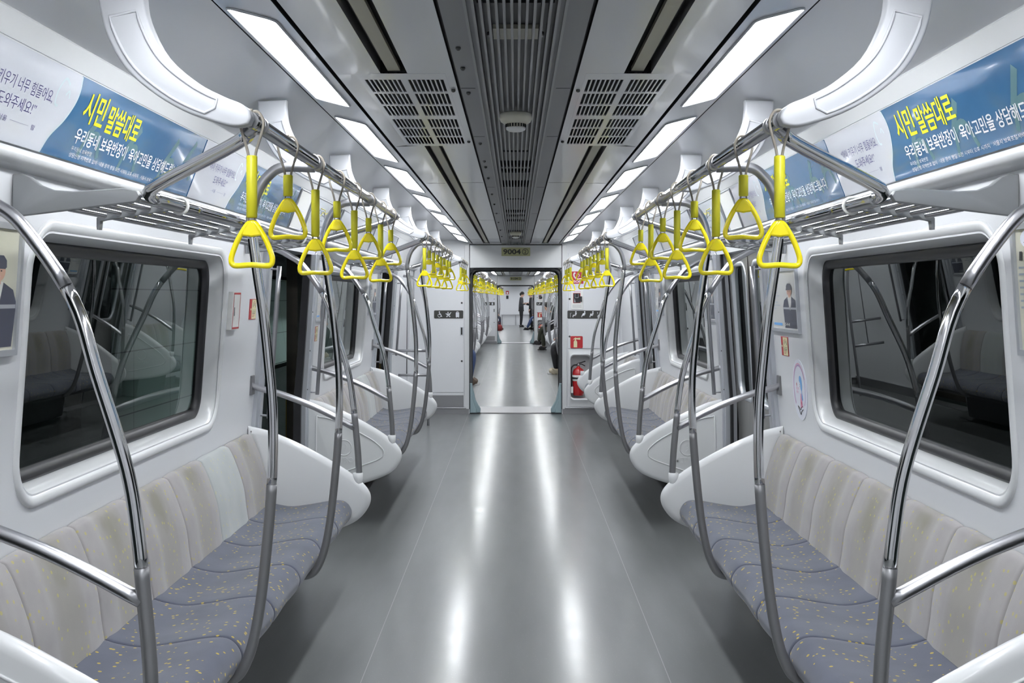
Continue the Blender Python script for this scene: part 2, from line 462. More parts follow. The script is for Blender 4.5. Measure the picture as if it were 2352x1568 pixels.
cars = [(-4.5, END), (15.42, 36.1), (36.95, 59.5)]
def ceiling(ci, d0, d1):
    # flat panels with the two slot channels, joints and lamp housings
    mb = MB()
    for s in (-1, 1):
        gr = [(3.45, 5.10)] if ci == 0 else []
        segs = []; a = d0
        for g0, g1 in gr: segs.append((a, g0)); a = g1
        segs.append((a, d1))
        for a, b in segs:
            extr(mb, [(.190, .68), (.330, .68)], s, a, b, 'ceil'); extr(mb, [(.412, .68), (.545, .675)], s, a, b, 'ceil')
            extr(mb, [(.330, .68), (.330, .72), (.412, .72), (.412, .68)], s, a, b, 'darkgrey', False)
            extr(mb, [(.352, .70), (.352, .688), (.390, .688), (.390, .70)], s, a, b, 'beige', False)
        for g0, g1 in gr:
            extr(mb, [(.190, .68), (.215, .68)], s, g0, g1, 'ceil'); extr(mb, [(.490, .68), (.545, .675)], s, g0, g1, 'ceil')
            for q in (g0, g1):
                mb.poly([W(s * .215, .68, q), W(s * .49, .68, q), W(s * .49, .76, q), W(s * .215, .76, q)], 'dark')
        extr(mb, [(.545, .675), (.545, .705), (.557, .705), (.557, .675)], s, d0, d1, 'gap', False)
        extr(mb, [(.178, .70), (.190, .70), (.190, .68)], s, d0, d1, 'gap', False)
        extr(mb, [(.557, .673), (.735, .719)], s, d0, d1, 'cove', False)
        extr(mb, [(.735, .719), (.735, .735), (.740, .735), (.740, .7195)], s, d0, d1, 'gap', False)
        k = 3.45
        while ci == 0 and k < d1:     # cross joints between the panels
            for x0, x1, y in ((.195, .325, .6792), (.42, .54, .6752)):
                if not (3.4 < k < 5.2): mb.box(W(s * x0, y, k - .0015) if s > 0 else W(s * x1, y, k - .0015), W(s * x1, y + .001, k + .0015) if s > 0 else W(s * x0, y + .001, k + .0015), 'gap')
            k += 3.3
    struct(obj('ceiling', mb, fix=False))
    mb = MB()
    for s in (-1, 1): extr(mb, [(.740, .7195)] + COVE[1:], s, d0, d1, 'cove')
    struct(obj('ceiling', mb, fix=False))
    for i, s in enumerate((-1, 1)):
        mb = MB()
        extr(mb, [(1.148, .660), (1.152, .668), (1.146, .654), (1.170, .601), (1.172, .601)], s, d0, d1, 'panel', False)
        extr(mb, [(1.172, .601), (1.257, .375)], s, d0, d1, 'panel', False)
        extr(mb, LEDGE, s, d0, d1, 'panel')
        struct(obj('trim_%d' % (ci * 2 + i + 1), mb, fix=False))
for ci, (a, b) in enumerate(cars): ceiling(ci, a, b)

def floor(d0, d1):
    mb = MB(); mb.box(W(-1.42, -1.56, d0), W(1.42, -1.5, d1), 'floor'); struct(obj('floor', mb))
floor(-4.5, END); floor(15.42, 36.1); floor(36.95, 59.5)

# ---- side walls of the first car: panels between the doorways, window openings in the bench bays
ZB = [(2.36, 6.02), (7.30, 10.92), (12.20, END)]
WY0, WY1 = -.56, .18
def bay(mb, s, d0, d1, win, dx=0.):
    ys = [y for y, x in WALLP]
    if win is None:
        mb.sheet([[W(s * (XW(y) + dx), y, d) for y in ys] for d in (d0, d1)], 'wall', False); return
    w0, w1 = win
    # strips above and below, then a ring of quads round the rounded opening
    lo, hi = WY0 - .05, WY1 + .05
    mb.sheet([[W(s * XW(y), y, d) for y in [q for q in ys if q < lo] + [lo]] for d in (d0, d1)], 'wall', False)
    mb.sheet([[W(s * XW(y), y, d) for y in [hi] + [q for q in ys if q > hi]] for d in (d0, d1)], 'wall', False)
    for a, b in ((d0, w0 - .05), (w1 + .05, d1)):
        mb.sheet([[W(s * XW(y), y, d) for y in [lo] + [q for q in ys if lo < q < hi] + [hi]] for d in (a, b)], 'wall', False)
    inn = rrect(w0, w1, WY0, WY1, .12, 8); out = []
    x0, x1 = w0 - .05, w1 + .05
    cs = [(x1, hi), (x0, hi), (x0, lo), (x1, lo)]
    for ci in range(4):
        arc = inn[ci * 9:ci * 9 + 9]; c = cs[ci]
        def proj(p, k):
            # first half of the arc runs along one side of the outer corner, second half along the other
            a = arc[0]; b = arc[-1]
            pa = (c[0], a[1]) if ci in (0, 2) else (a[0], c[1]); pb = (b[0], c[1]) if ci in (0, 2) else (c[0], b[1])
            t = k / 8
            if t <= .5: return (pa[0] + (c[0] - pa[0]) * t * 2, pa[1] + (c[1] - pa[1]) * t * 2)
            t = t * 2 - 1; return (c[0] + (pb[0] - c[0]) * t, c[1] + (pb[1] - c[1]) * t)
        out += [proj(p, k) for k, p in enumerate(arc)]
    # extra points along the straight sides follow the wall's lean
    def dense(P):
        R = []
        for i in range(len(P)):
            a, b = P[i], P[(i + 1) % len(P)]; R.append(a)
            if i % 9 == 8:
                for k in range(1, 6): R.append((a[0] + (b[0] - a[0]) * k / 6, a[1] + (b[1] - a[1]) * k / 6))
        return R
    mb.sheet([[W(s * XW(p[1]), p[1], p[0]) for p in dense(out)], [W(s * XW(p[1]), p[1], p[0]) for p in dense(inn)]], 'wall', False, True)

wn = 0
WINS = {}
for s, nm in ((-1, 'wall_left'), (1, 'wall_right')):
    mb = MB()
    bay(mb, s, -4.5, 1.12, None)
    for i, (a, b) in enumerate(ZB):
        bay(mb, s, a, b, (3.10 + D * i, 5.14 + D * i) if i < 2 else None)
    for i in range(3):   # the strip over each doorway
        a, b = (1.12, 2.36) if i == 0 else (6.02 + D * (i - 1), 7.30 + D * (i - 1))
        mb.sheet([[W(s * XW(y), y, d) for y in (.27, .335)] for d in (a, b)], 'wall', False)
        mb.sheet([[W(s * XW(.27), .27, d), W(s * 1.46, .27, d)] for d in (a, b)], 'alu', False)
    struct(obj(nm, mb, fix=False))
    # skirting
    for i, (a, b) in enumerate(ZB):
        mb = MB(); mb.box(W(min(s * 1.365, s * 1.40), -1.5, a), W(max(s * 1.365, s * 1.40), -1.40, b), 'kick'); struct(obj('baseboard_' + nm[5:], mb))
    for i in range(2):
        wn += 1
        root = bpy.data.objects.new('window_%d' % wn, None); C.objects.link(root); root.location = W(s * 1.37, WY0, 4.12 + D * i); OFF[root.name] = root.location.copy(); struct(root)
        w0, w1 = 3.10 + D * i, 5.14 + D * i
        def loop(ins, dx, n=8, r=.12):
            return [W(s * (XW(p[1]) + dx), p[1], p[0]) for p in rrect(w0 + ins, w1 - ins, WY0 + ins, WY1 - ins, max(.02, r - ins), n)]
        mb = MB()   # moulded reveal with a raised lip
        mb.sheet([loop(-.040, .001), loop(-.038, -.006), loop(-.031, -.0095), loop(-.020, -.009), loop(-.008, -.003), loop(.004, .012), loop(.014, .035), loop(.022, .075), loop(.024, .082)], 'panel', True, True)
        obj('window_frame', mb, root, fix=False)
        mb = MB()
        mb.sheet([loop(.018, .072), loop(.020, .062), loop(.028, .060), loop(.052, .066), loop(.058, .082), loop(.058, .095)], 'black', True, True)
        obj('gasket', mb, root, fix=False)
        mb = MB()
        P = loop(.050, .084); P = P[::-1] if s > 0 else P; mb.face([mb.bm.verts.new(p) for p in P], 'glass')
        obj('pane', mb, root, fix=False)
    # the body's end bays need a back behind the glass: dark tunnel / platform wall
mb = MB(); mb.sheet([[W(2.1, y, d) for y in (-1.9, 1.2)] for d in (-6, 15)], 'tunnel', False); struct(obj('wall_outer_right', mb, fix=False))
mb = MB(); mb.sheet([[W(-2.15, y, d) for y in (-1.9, 1.2)] for d in (-6, 5.6)], 'tunnel', False); struct(obj('wall_outer_left', mb, fix=False))
mb = MB(); mb.sheet([[W(-2.0, y, d) for y in (-1.9, 1.2)] for d in (5.6, 15)], 'tile', False); struct(obj('wall_platform', mb, fix=False))
# other cars and the rear: plain bays (only slivers of them can be seen)
for ci in (1, 2):
    for s, nm in ((-1, 'wall_left'), (1, 'wall_right')):
        mb = MB(); bay(mb, s, cars[ci][0], cars[ci][1], None, .02); struct(obj(nm, mb, fix=False))
mb = MB(); mb.poly([W(-1.42, -1.5, -4.5), W(1.42, -1.5, -4.5), W(1.42, .8, -4.5), W(-1.42, .8, -4.5)], 'wall'); struct(obj('wall_rear', mb, fix=False))

# ---- doors
dn = 0
def door_frame(s, a, b, closed, i):
    global dn; dn += 1
    root = bpy.data.objects.new('door_%d' % dn, None); C.objects.link(root); root.location = W(s * 1.37, -1.5, (a + b) / 2); OFF[root.name] = root.location.copy(); struct(root)
    def lean(mb, x0, x1, y0, y1, d0, d1, m):
        # a post that follows the wall's lean
        P = []
        for y in (y0, -.685, -.2, y1):
            P.append([W(s * (XW(y) + x0), y, d0), W(s * (XW(y) + x1), y, d0), W(s * (XW(y) + x1), y, d1), W(s * (XW(y) + x0), y, d1)])
        vs = mb.sheet(P, m, False, True); mb.face(vs[0], m); mb.face(vs[-1], m)
    for d0, d1, rub in ((a - .13, a, (a, a + .03)), (b, b + .13, (b - .03, b))):
        mb = MB(); lean(mb, -.022, .05, -1.5, .27, d0, d1, 'alu'); lean(mb, -.030, -.02, -1.5, .27, d0 + .045, d1 - .02, 'alu'); p = obj('door_post', mb, root)
        mb = MB(); lean(mb, .004, .022 if closed else .05, -1.5, .27, *rub, 'black'); obj('rubber_seal', mb, root)
        mb = MB()
        for k in range(7):
            y = .15 - k * .25; dd = d1 - .008 if d0 < a - .05 else d0 + .014
            mb.lathe([(.004, 0), (.004, .004), (.001, .005)], W(s * (XW(y) - .0222), y, dd), 'darkgrey', 8, Vector((-s, 0, 0)))
        obj('screw', mb, p)
    mb = MB(); mb.box(W(min(s * 1.33, s * 1.46), -1.515, a), W(max(s * 1.33, s * 1.46), -1.492, b), 'kick'); obj('sill', mb, root)
    if closed:
        mid = (a + b) / 2 + .02
        for d0, d1 in ((a - .01, mid - .004), (mid + .004, b + .01)):
            w0, w1 = d0 + .13, d1 - .10
            if d0 > mid - .1: w0, w1 = d0 + .10, d1 - .13
            y0, y1 = -.62, .19
            mb = MB()
            xs = lambda y: XW(y) + .055
            inn = rrect(w0, w1, y0, y1, .09, 6); out = []
            cs = [(d1, .27), (d0, .27), (d0, -1.5), (d1, -1.5)]
            for ci in range(4):
                arc = inn[ci * 7:ci * 7 + 7]; c = cs[ci]; A, B = arc[0], arc[-1]
                pa = (c[0], A[1]) if ci in (0, 2) else (A[0], c[1]); pb = (B[0], c[1]) if ci in (0, 2) else (c[0], B[1])
                for k in range(7):
                    t = k / 6
                    if t <= .5: out.append((pa[0] + (c[0] - pa[0]) * t * 2, pa[1] + (c[1] - pa[1]) * t * 2))
                    else:
                        t = t * 2 - 1; out.append((c[0] + (pb[0] - c[0]) * t, c[1] + (pb[1] - c[1]) * t))
            mb.sheet([[W(s * xs(p[1]), p[1], p[0]) for p in out], [W(s * xs(p[1]), p[1], p[0]) for p in inn], [W(s * (xs(p[1]) + .03), p[1], p[0]) for p in inn]], 'steel', False, True)
            mb.poly([W(s * xs(-1.5), -1.5, mid - .004 if d0 < mid - .1 else mid + .004), W(s * xs(.27), .27, mid - .004 if d0 < mid - .1 else mid + .004), W(s * (xs(.27) + .03), .27, mid - .004 if d0 < mid - .1 else mid + .004), W(s * (xs(-1.5) + .03), -1.5, mid - .004 if d0 < mid - .1 else mid + .004)], 'black')
            lf = obj('door_leaf', mb, root, fix=False)
            mb = MB()
            def lp(ins, dx): return [W(s * (xs(p[1]) + dx), p[1], p[0]) for p in rrect(w0 + ins, w1 - ins, y0 + ins, y1 - ins, .09 - ins, 6)]
            mb.sheet([lp(-.026, .0), lp(-.024, -.004), lp(-.006, -.0045), lp(.002, .001), lp(.002, .02)], 'alu', True, True); obj('window_rim', mb, lf, fix=False)
            mb = MB(); mb.face([mb.bm.verts.new(p) for p in (lp(0, .014)[::-1] if s > 0 else lp(0, .014))], 'glass'); obj('window_pane', mb, lf, fix=False)
            if d0 < mid - .1:
                pass
            else:
                mb = MB()   # small round no-leaning sticker
                c0 = W(s * (xs(-.83) - .001), -.83, d0 + .10)
                mb.lathe([(.035, 0), (.035, .0008)], c0, 'stickerw', 24, Vector((-s, 0, 0)))
                mb.tube([c0 + Vector((-s * .001, math.cos(t) * .032, math.sin(t) * .032)) for t in [2 * PI * k / 24 for k in range(24)]], .004, 'red', 6, True)
                mb.box(c0 + Vector((-.002, -.006, -.02)), c0 + Vector((.002, .006, .018)), 'ink'); obj('warning_sticker', mb, lf)
            mb = MB()   # recessed finger pull
            dd = mid - .055 if d0 < mid - .1 else mid + .055
            mb.box(W(s * xs(-.62) - .004, -.72, dd - .009), W(s * xs(-.62) + .004, -.56, dd + .009), 'darkgrey', .003); obj('finger_pull', mb, lf)
    # vertical grab bar beside each jamb
    return root
for i, (a, b) in enumerate([(6.02, 7.30), (10.92, 12.20)]):
    door_frame(-1, a, b, False, i); door_frame(1, a, b, True, i)
    # platform screen beyond the open door on the wheelchair-sign side
    root = thing('platform_screen_door', 'dark framed glass platform screen seen through the %s open doorway on the wheelchair-sign side' % ORD[i], 'platform door', W(-1.62, -1.5, (a + b) / 2))
    mb = MB(); mb.box(W(-1.66, -1.5, b + .90), W(-1.58, .5, b + 1.20), 'psdframe'); mb.box(W(-1.66, -1.5, a - .06), W(-1.58, .5, a + .02), 'psdframe'); mb.box(W(-1.66, .32, a), W(-1.58, .5, b + 1.2), 'psdframe')
    mb.box(W(-1.65, -1.5, b + 1.24), W(-1.60, .4, b + 1.30), 'black'); mb.box(W(-1.66, -1.5, a), W(-1.58, -1.44, b + 1.2), 'psdframe')
    obj('frame', mb, root)
    mb = MB(); mb.box(W(-1.580, -1.5, b + .90), W(-1.574, -.72, b + 1.06), 'psdyellow'); setwo(obj('edge_strip', mb, root), 'yellow edge strip')
    mb = MB(); mb.poly([W(-1.62, -1.5, a), W(-1.62, .35, a), W(-1.62, .35, b + .9), W(-1.62, -1.5, b + .9)], 'psdglass'); obj('pane', mb, root, fix=False)
# ------------------------------------------------------------------ end walls and gangways
S0 = FPX / END      # pixels per metre on the near end wall (179.3)
def ex(px): return (px - 1184.5) / S0
def ey(py): return (681 - py) / S0
OX, OT = .590, .368      # doorway half width and head height
def end_wall(d, ci):
    far = ci > 0
    mb = MB()
    for x0, x1, y0, y1 in ((-1.42, -OX, -1.5, .74), (OX, 1.42, -.70, .74), (OX, .685, -1.5, -.70), (.985, 1.42, -1.5, -.70), (.685, .985, -1.5, -1.34)):
        mb.poly([W(x0, y0, d), W(x1, y0, d), W(x1, y1, d), W(x0, y1, d)], 'wall')
    mb.poly([W(-OX, OT, d), W(OX, OT, d), W(OX, .74, d), W(-OX, .74, d)], 'wall')
    for s in (-1, 1):                                             # thickness of the doorway
        mb.poly([W(s * OX, -1.5, d), W(s * OX, OT, d), W(s * OX, OT, d + .1), W(s * OX, -1.5, d + .1)], 'alu')
    mb.poly([W(-OX, OT, d), W(OX, OT, d), W(OX, OT, d + .1), W(-OX, OT, d + .1)], 'alu')
    struct(obj('wall_end', mb, fix=False))
    # post either side, head panel with a dark joint
    mb = MB()
    for s in (-1, 1): mb.box(W(min(s * OX, s * .655), -1.44, d - .012), W(max(s * OX, s * .655), .66, d), 'panel', .003)
    mb.box(W(-OX - .004, .662, d - .014), W(OX + .004, .672, d), 'gap'); mb.box(W(-1.2, .672, d - .016), W(1.2, .682, d), 'panel')
    for s in (-1, 1): mb.box(W(s * (OX + .002) - .003, -1.44, d - .0135), W(s * (OX + .002) + .003, .662, d), 'gap')
    mb.box(W(-OX + .006, OT + .002, d - .016), W(OX - .006, .656, d), 'panel', .004)
    struct(obj('trim_%d' % (7 + 2 * ci), mb))
    # base rail and skirt
    mb = MB()
    for s in (-1, 1):
        mb.box(W(min(s * .63, s * 1.36), -1.435, d - .03), W(max(s * .63, s * 1.36), -1.415, d), 'satin', .004)
        mb.box(W(min(s * .60, s * 1.36), -1.5, d - .018), W(max(s * .60, s * 1.36), -1.435, d), 'kick')
    struct(obj('baseboard_end', mb))
    # saw-toothed rubber comb along the door head, rounded dark lining of the passage
    mb = MB()
    n = 56
    for k in range(n):
        x = -OX + .14 + (2 * OX - .22) * k / n
        mb.prism([(x, OT), (x + .018, OT), (x + .009, OT - .022)], lambda u, v, w: W(u, v, d + w), [(.0, 0), (.03, 0)], 'black', False)
    mb.box(W(-OX, OT - .008, d), W(OX, OT + .004, d + .03), 'black')
    struct(obj('trim_%d' % (8 + 2 * ci), mb))
    L = [(-OX, -1.5), (-OX, OT - .12), (-OX + .01, OT - .06), (-OX + .05, OT - .02), (-OX + .11, OT - .01), (OX - .11, OT - .01), (OX - .05, OT - .02), (OX - .01, OT - .06), (OX, OT - .12), (OX, -1.5)]
    root = thing('gangway_bellows', 'dark ribbed bellows lining the %s passage between carriages' % ORD[ci], 'bellows', W(0, -1.5, d + .5))
    mb = MB(); rows = []
    for k in range(19):
        o = .012 if k % 2 else -.0
        rows.append([W(x * (1 + o) if abs(x) > .4 else x, y + (o if y > 0 else 0), d + .06 + .84 * k / 18) for x, y in L])
    mb.sheet(rows, 'bellows', False); obj('folds', mb, root, fix=False)
    for q in (.05, .86):
        mb = MB(); inn = [(x * (.990 if x < 0 else .976), y if y < -1.4 else y - .02) for x, y in L]
        mb.sheet([[W(x, y, d + q) for x, y in L], [W(x, y, d + q) for x, y in inn], [W(x, y, d + q + .05) for x, y in inn]], 'bellows', False)
        mb.poly([W(-OX, OT - .01, d + q), W(-OX, OT - .12, d + q), W(-OX + .05, OT - .02, d + q)], 'bellows'); obj('end_frame', mb, root, fix=False)
    # threshold plates
    mb = MB(); mb.box(W(-OX, -1.53, d - .002), W(OX, -1.497, d + .06), 'black'); mb.box(W(-OX, -1.53, d + .06), W(OX, -1.492, d + .88), 'kick')
    struct(obj('trim_%d' % (13 + ci), mb))
    for s in (-1, 1):      # blue-grey padded wedges low beside the passage
        root = thing('passage_cushion', 'blue-grey folded vinyl wedge low in the %s passage, %s' % (ORD[ci], SIDE[s]), 'gangway cushion', W(s * .54, -1.5, d + .12))
        for k, (w, h, z) in enumerate([(.135, .36, .03), (.085, .38, .0)]):
            mb = MB()
            P = [(OX - .002, -1.492), (OX - w, -1.492), (OX - w - .004, -1.44), (OX - w * .55, -1.492 + h * .45), (OX - .03, -1.492 + h), (OX - .002, -1.492 + h)]
            mb.prism([(s * x, y) for x, y in P], lambda u, v, q: W(u, v, d + z + q), [(0, .008), (.01, 0), (.06, 0), (.07, .008)], 'bluefab', False); obj('fold', mb, root)
    # number plate
    root = thing('carriage_number_plate', 'pale olive carriage number plate over the %s passage doorway' % ORD[ci], 'number plate', W(0, .53, d - .018))
    mb = MB(); mb.box(W(-.182, .520, d - .020), W(.185, .628, d - .0155), 'olive'); obj('plate', mb, root)
    mb = MB(); fitted_text(mb, '9004' if ci == 0 else '9104', W(-.160, .540, d - .0205), (1, 0, 0), (0, 0, 1), .225, .068, 'ink', .03)
    c = W(.122, .574, d - .0205); mb.tube([c + Vector((math.cos(t) * .037, 0, math.sin(t) * .037)) for t in [2 * PI * k / 28 for k in range(28)]], .0035, 'ink', 6, True)
    fitted_text(mb, '2', W(.107, .551, d - .0205), (1, 0, 0), (0, 0, 1), .031, .046, 'ink', .01); obj('number', mb, root, fix=False)
    # ---- panel on the wheelchair-sign side: inset door, latch, kick plate
    tagc = 'the end wall' if ci == 0 else 'the far end wall'
    root = thing('access_door', 'white flush access door with a slot latch beside %s passage' % ('the first' if ci == 0 else 'the second'), 'access door', W(-.9, -1.42, d - .01))
    mb = MB(); mb.box(W(-1.30, -1.225, d - .012), W(-.668, .515, d), 'wall', .003); obj('door_panel', mb, root)
    mb = MB(); mb.box(W(-1.30, -1.403, d - .009), W(-.668, -1.232, d), 'wall', .002); obj('lower_panel', mb, root)
    mb = MB(); mb.box(W(-1.30, -1.41, d - .013), W(-.668, -1.262, d - .008), 'kick'); obj('kick_plate', mb, root)
    mb = MB(); mb.box(W(-.712, -.497, d - .018), W(-.668, -.385, d - .010), 'alu', .002); lt = obj('latch_plate', mb, root)
    mb = MB(); mb.box(W(-.702, -.487, d - .0186), W(-.682, -.395, d - .017), 'ink'); obj('latch_slot', mb, lt)
    for y in (-.08, -.825):
        mb = MB(); mb.lathe([(.013, 0), (.013, .004), (.006, .006)], W(-.690, y, d - .012), 'darkgrey', 12, Vector((0, -1, 0))); obj('lock', mb, root)
    # charcoal sign: wheelchair, pram, suitcase
    root = thing('pictogram_sign', 'charcoal strip sign with white wheelchair, pram and suitcase pictograms, %s passage' % ORD[ci], 'sign', W(-.87, -.28, d - .02))
    mb = MB(); mb.prism(rrect(-1.045, -.672, -.279, -.176, .012, 4), lambda u, v, w: W(u, v, d - .012 - w), [(0, 0), (.004, 0), (.005, .001)], 'sign', False); obj('board', mb, root)
    dd = d - .018
    def disc(mb, x, y, r, m='adink'): mb.lathe([(r, 0), (r, .0008)], W(x, y, dd), m, 14, Vector((0, -1, 0)))
    def ln(mb, pts, r, m='adink'): mb.tube([W(x, y, dd) for x, y in pts], r, m, 6)
    mb = MB(); x, y = -.975, -.228
    disc(mb, x - .002, y + .032, .0075); ln(mb, [(x, y + .022), (x, y - .004), (x + .02, y - .004), (x + .026, y - .028), (x + .034, y - .026)], .0042); ln(mb, [(x, y + .01), (x + .018, y + .008)], .0035)
    ln(mb, [(x + .020 * math.cos(t) - .001, y - .014 + .020 * math.sin(t)) for t in [math.radians(120 + 230 * k / 14) for k in range(15)]], .003); obj('wheelchair_pictogram', mb, root)
    mb = MB(); x = -.862
    disc(mb, x - .018, y - .026, .008); disc(mb, x + .018, y - .026, .008); disc(mb, x - .004, y + .026, .0075)
    ln(mb, [(x - .034, y + .010), (x - .022, y + .006), (x - .012, y - .010), (x + .014, y - .010), (x + .030, y + .024), (x + .038, y + .022)], .0042); ln(mb, [(x - .02, y + .004), (x + .018, y + .004)], .0075); ln(mb, [(x - .018, y - .026), (x + .012, y - .010)], .003); ln(mb, [(x + .018, y - .026), (x - .010, y - .010)], .003); obj('pram_pictogram', mb, root)
    mb = MB(); x = -.745
    mb.prism(rrect(x - .022, x + .022, y - .034, y + .026, .006, 3), lambda u, v, w: W(u, v, dd - w), [(-.001, 0), (.001, 0)], 'skyblue' if False else 'adwhite', False)
    ln(mb, [(x - .010, y + .026), (x - .010, y + .036), (x + .010, y + .036), (x + .010, y + .026)], .003); ln(mb, [(x - .014, y - .034), (x - .014, y - .040)], .003); ln(mb, [(x + .014, y - .034), (x + .014, y - .040)], .003); obj('suitcase_pictogram', mb, root)
    # notice board partly behind the straps
    mb = MB(); mb.box(W(-.985, .10, d - .016), W(-.80, .40, d - .012), 'white')
    tag(obj('notice_board', mb), 'blank white notice board high on the wall of the %s passage' % ORD[ci], 'notice board')
    # ---- extinguisher side: cabinet with signs and a recess
    root = thing('equipment_cabinet', 'white equipment cabinet front with a deep extinguisher recess, %s passage' % ORD[ci], 'cabinet', W(.95, -1.42, d - .01))
    mb = MB(); mb.box(W(.672, -.665, d - .012), W(1.33, .25, d), 'wall', .003); obj('door', mb, root)
    mb = MB(); mb.box(W(.672, .256, d - .012), W(1.33, .56, d), 'wall', .003); obj('upper_panel', mb, root)
    mb = MB()   # lower panel with a rounded recess that sinks behind the wall
    inn = rrect(.700, .965, -1.315, -.745, .05, 6); cs = [(1.33, -.670), (.672, -.670), (.672, -1.41), (1.33, -1.41)]; out = []
    for q in range(4):
        arc = inn[q * 7:q * 7 + 7]; c = cs[q]; A, B = arc[0], arc[-1]
        pa = (c[0], A[1]) if q in (0, 2) else (A[0], c[1]); pb = (B[0], c[1]) if q in (0, 2) else (c[0], B[1])
        for k in range(7):
            t = k / 6
            if t <= .5: out.append((pa[0] + (c[0] - pa[0]) * t * 2, pa[1] + (c[1] - pa[1]) * t * 2))
            else: t = t * 2 - 1; out.append((c[0] + (pb[0] - c[0]) * t, c[1] + (pb[1] - c[1]) * t))
    f2 = .17        # the cabinet stands this far out from the body end
    def R(P, w, k=1.0): 
        cx, cy = .8325, -1.03
        return [W(cx + (x - cx) * k, cy + (y - cy) * k, d - .012 + w) for x, y in P]
    mb.sheet([R(out, 0), R(inn, 0, 1.05), R(inn, -.008, 1.03), R(inn, -.006, 1.0), R(inn, .012, .96), R(inn, f2, .93)], 'panel', True, True)
    mb.face([mb.bm.verts.new(p) for p in R(inn, f2, .93)], 'panel'); obj('recess_panel', mb, root, fix=False)
    for y in (-.03, -.51):
        mb = MB(); mb.lathe([(.013, 0), (.013, .004), (.006, .006)], W(.690, y, d - .012), 'darkgrey', 12, Vector((0, -1, 0))); obj('lock', mb, root)
    # sos sign
    root = thing('sos_sign', 'red SOS sign with a white handset, above the intercom by the %s passage' % ORD[ci], 'sign', W(.79, .13, d - .02))
    mb = MB(); mb.box(W(.706, .165, d - .016), W(.866, .322, d - .012), 'red'); obj('board', mb, root)
    mb = MB(); fitted_text(mb, 'SOS', W(.742, .178, d - .0168), (1, 0, 0), (0, 0, 1), .088, .030, 'adink', .02); obj('lettering', mb, root, fix=False)
    mb = MB(); mb.tube([W(p.x, p.y, d - .017) for p in catmull([(.752, .305, 0), (.744, .28, 0), (.752, .25, 0), (.775, .226, 0)], 5)], .009, 'adink', 8)
    for x, y in ((.755, .300), (.778, .230)): mb.ball(W(x, y, d - .017), .012, 'adink', (1, .3, 1), 10, 6)
    mb.tube([W(.80, .30, d - .017), W(.815, .27, d - .017), W(.80, .245, d - .017)], .004, 'adink', 6); obj('handset_pictogram', mb, root)
    # intercom
    root = thing('emergency_intercom', 'white emergency intercom plate with a black handset in a red frame, %s passage' % ORD[ci], 'intercom', W(.79, -.16, d - .02))
    mb = MB(); mb.box(W(.708, -.163, d - .022), W(.862, .105, d - .012), 'white', .002); obj('plate', mb, root)
    mb = MB(); mb.box(W(.734, -.082, d - .024), W(.828, .046, d - .0215), 'red'); obj('red_frame', mb, root)
    mb = MB(); mb.box(W(.739, -.077, d - .030), W(.818, .041, d - .0235), 'black', .002); mb.tube([W(.758, .036, d - .032), W(.758, -.008, d - .032), (W(.765, -.014, d - .032)), W(.795, -.014, d - .032), W(.802, -.008, d - .032), W(.802, .036, d - .032)], .003, 'satin', 6)
    mb.prism([(.744, -.072), (.768, -.072), (.752, -.02)], lambda u, v, w: W(u, v, d - .0305 - w), [(0, 0), (.001, 0)], 'plate', False); obj('handset', mb, root)
    mb = MB(); mb.box(W(.815, -.066, d - .045), W(.848, .004, d - .022), 'black', .004); obj('hook', mb, root)
    mb = MB()
    for r in range(3): mb.box(W(.726, -.110 - r * .014, d - .0225), W(.842, -.106 - r * .014, d - .0219), 'plate')
    for k in range(5): mb.box(W(.745 + k * .018, .058, d - .0225), W(.756 + k * .018, .070, d - .0219), 'pink')
    obj('small_print', mb, root)
    # priority sign
    root = thing('priority_sign', 'charcoal strip sign with white seated-passenger pictograms, %s passage' % ORD[ci], 'sign', W(.90, -.28, d - .02))
    mb = MB(); mb.prism(rrect(.662, 1.150, -.281, -.178, .012, 4), lambda u, v, w: W(u, v, d - .012 - w), [(0, 0), (.004, 0), (.005, .001)], 'sign', False); obj('board', mb, root)
    y = -.2295
    for k, x in enumerate((.752, .865, .970, 1.07)):
        mb = MB(); disc(mb, x + .018, y + .036, .0085)
        ln(mb, [(x + .020, y + .024), (x + .012, y - .010)], .009); ln(mb, [(x + .012, y - .012), (x - .012, y - .008), (x - .022, y - .034)], .007)
        if k == 0: ln(mb, [(x - .052, y - .036), (x - .052, y + .016), (x - .046, y + .022), (x - .040, y + .014)], .0028)
        if k == 1: mb.ball(W(x + .002, y + .004, dd), .013, 'adink', (1, .15, 1), 10, 6)
        if k == 2: mb.ball(W(x - .008, y + .004, dd), .010, 'adink', (1, .15, 1), 10, 6)
        if k == 3: ln(mb, [(x - .03, y + .028), (x - .02, y + .024), (x - .024, y + .008)], .004)
        obj('seated_pictogram', mb, root)
    # extinguisher sign and extinguisher
    root = thing('extinguisher_sign', 'square red sign with a cream extinguisher pictogram, %s passage' % ORD[ci], 'sign', W(.785, -.66, d - .02))
    mb = MB(); mb.prism(rrect(.700, .858, -.660, -.505, .014, 4), lambda u, v, w: W(u, v, d - .012 - w), [(0, 0), (.004, 0), (.005, .001)], 'red', False); obj('board', mb, root)
    mb = MB(); mb.prism([(.742, -.648), (.786, -.648), (.786, -.578), (.778, -.562), (.750, -.562), (.742, -.578)], lambda u, v, w: W(u, v, d - .0175 - w), [(0, 0), (.0008, 0)], 'pale', False)
    mb.prism([(.755, -.560), (.773, -.560), (.773, -.546), (.826, -.552), (.826, -.524), (.778, -.530), (.766, -.522), (.752, -.530)], lambda u, v, w: W(u, v, d - .0175 - w), [(0, 0), (.0008, 0)], 'pale', False)
    mb.tube([W(.752, -.535, d - .0178), W(.742, -.542, d - .0178), W(.738, -.556, d - .0178)], .003, 'pale', 6); obj('extinguisher_pictogram', mb, root)
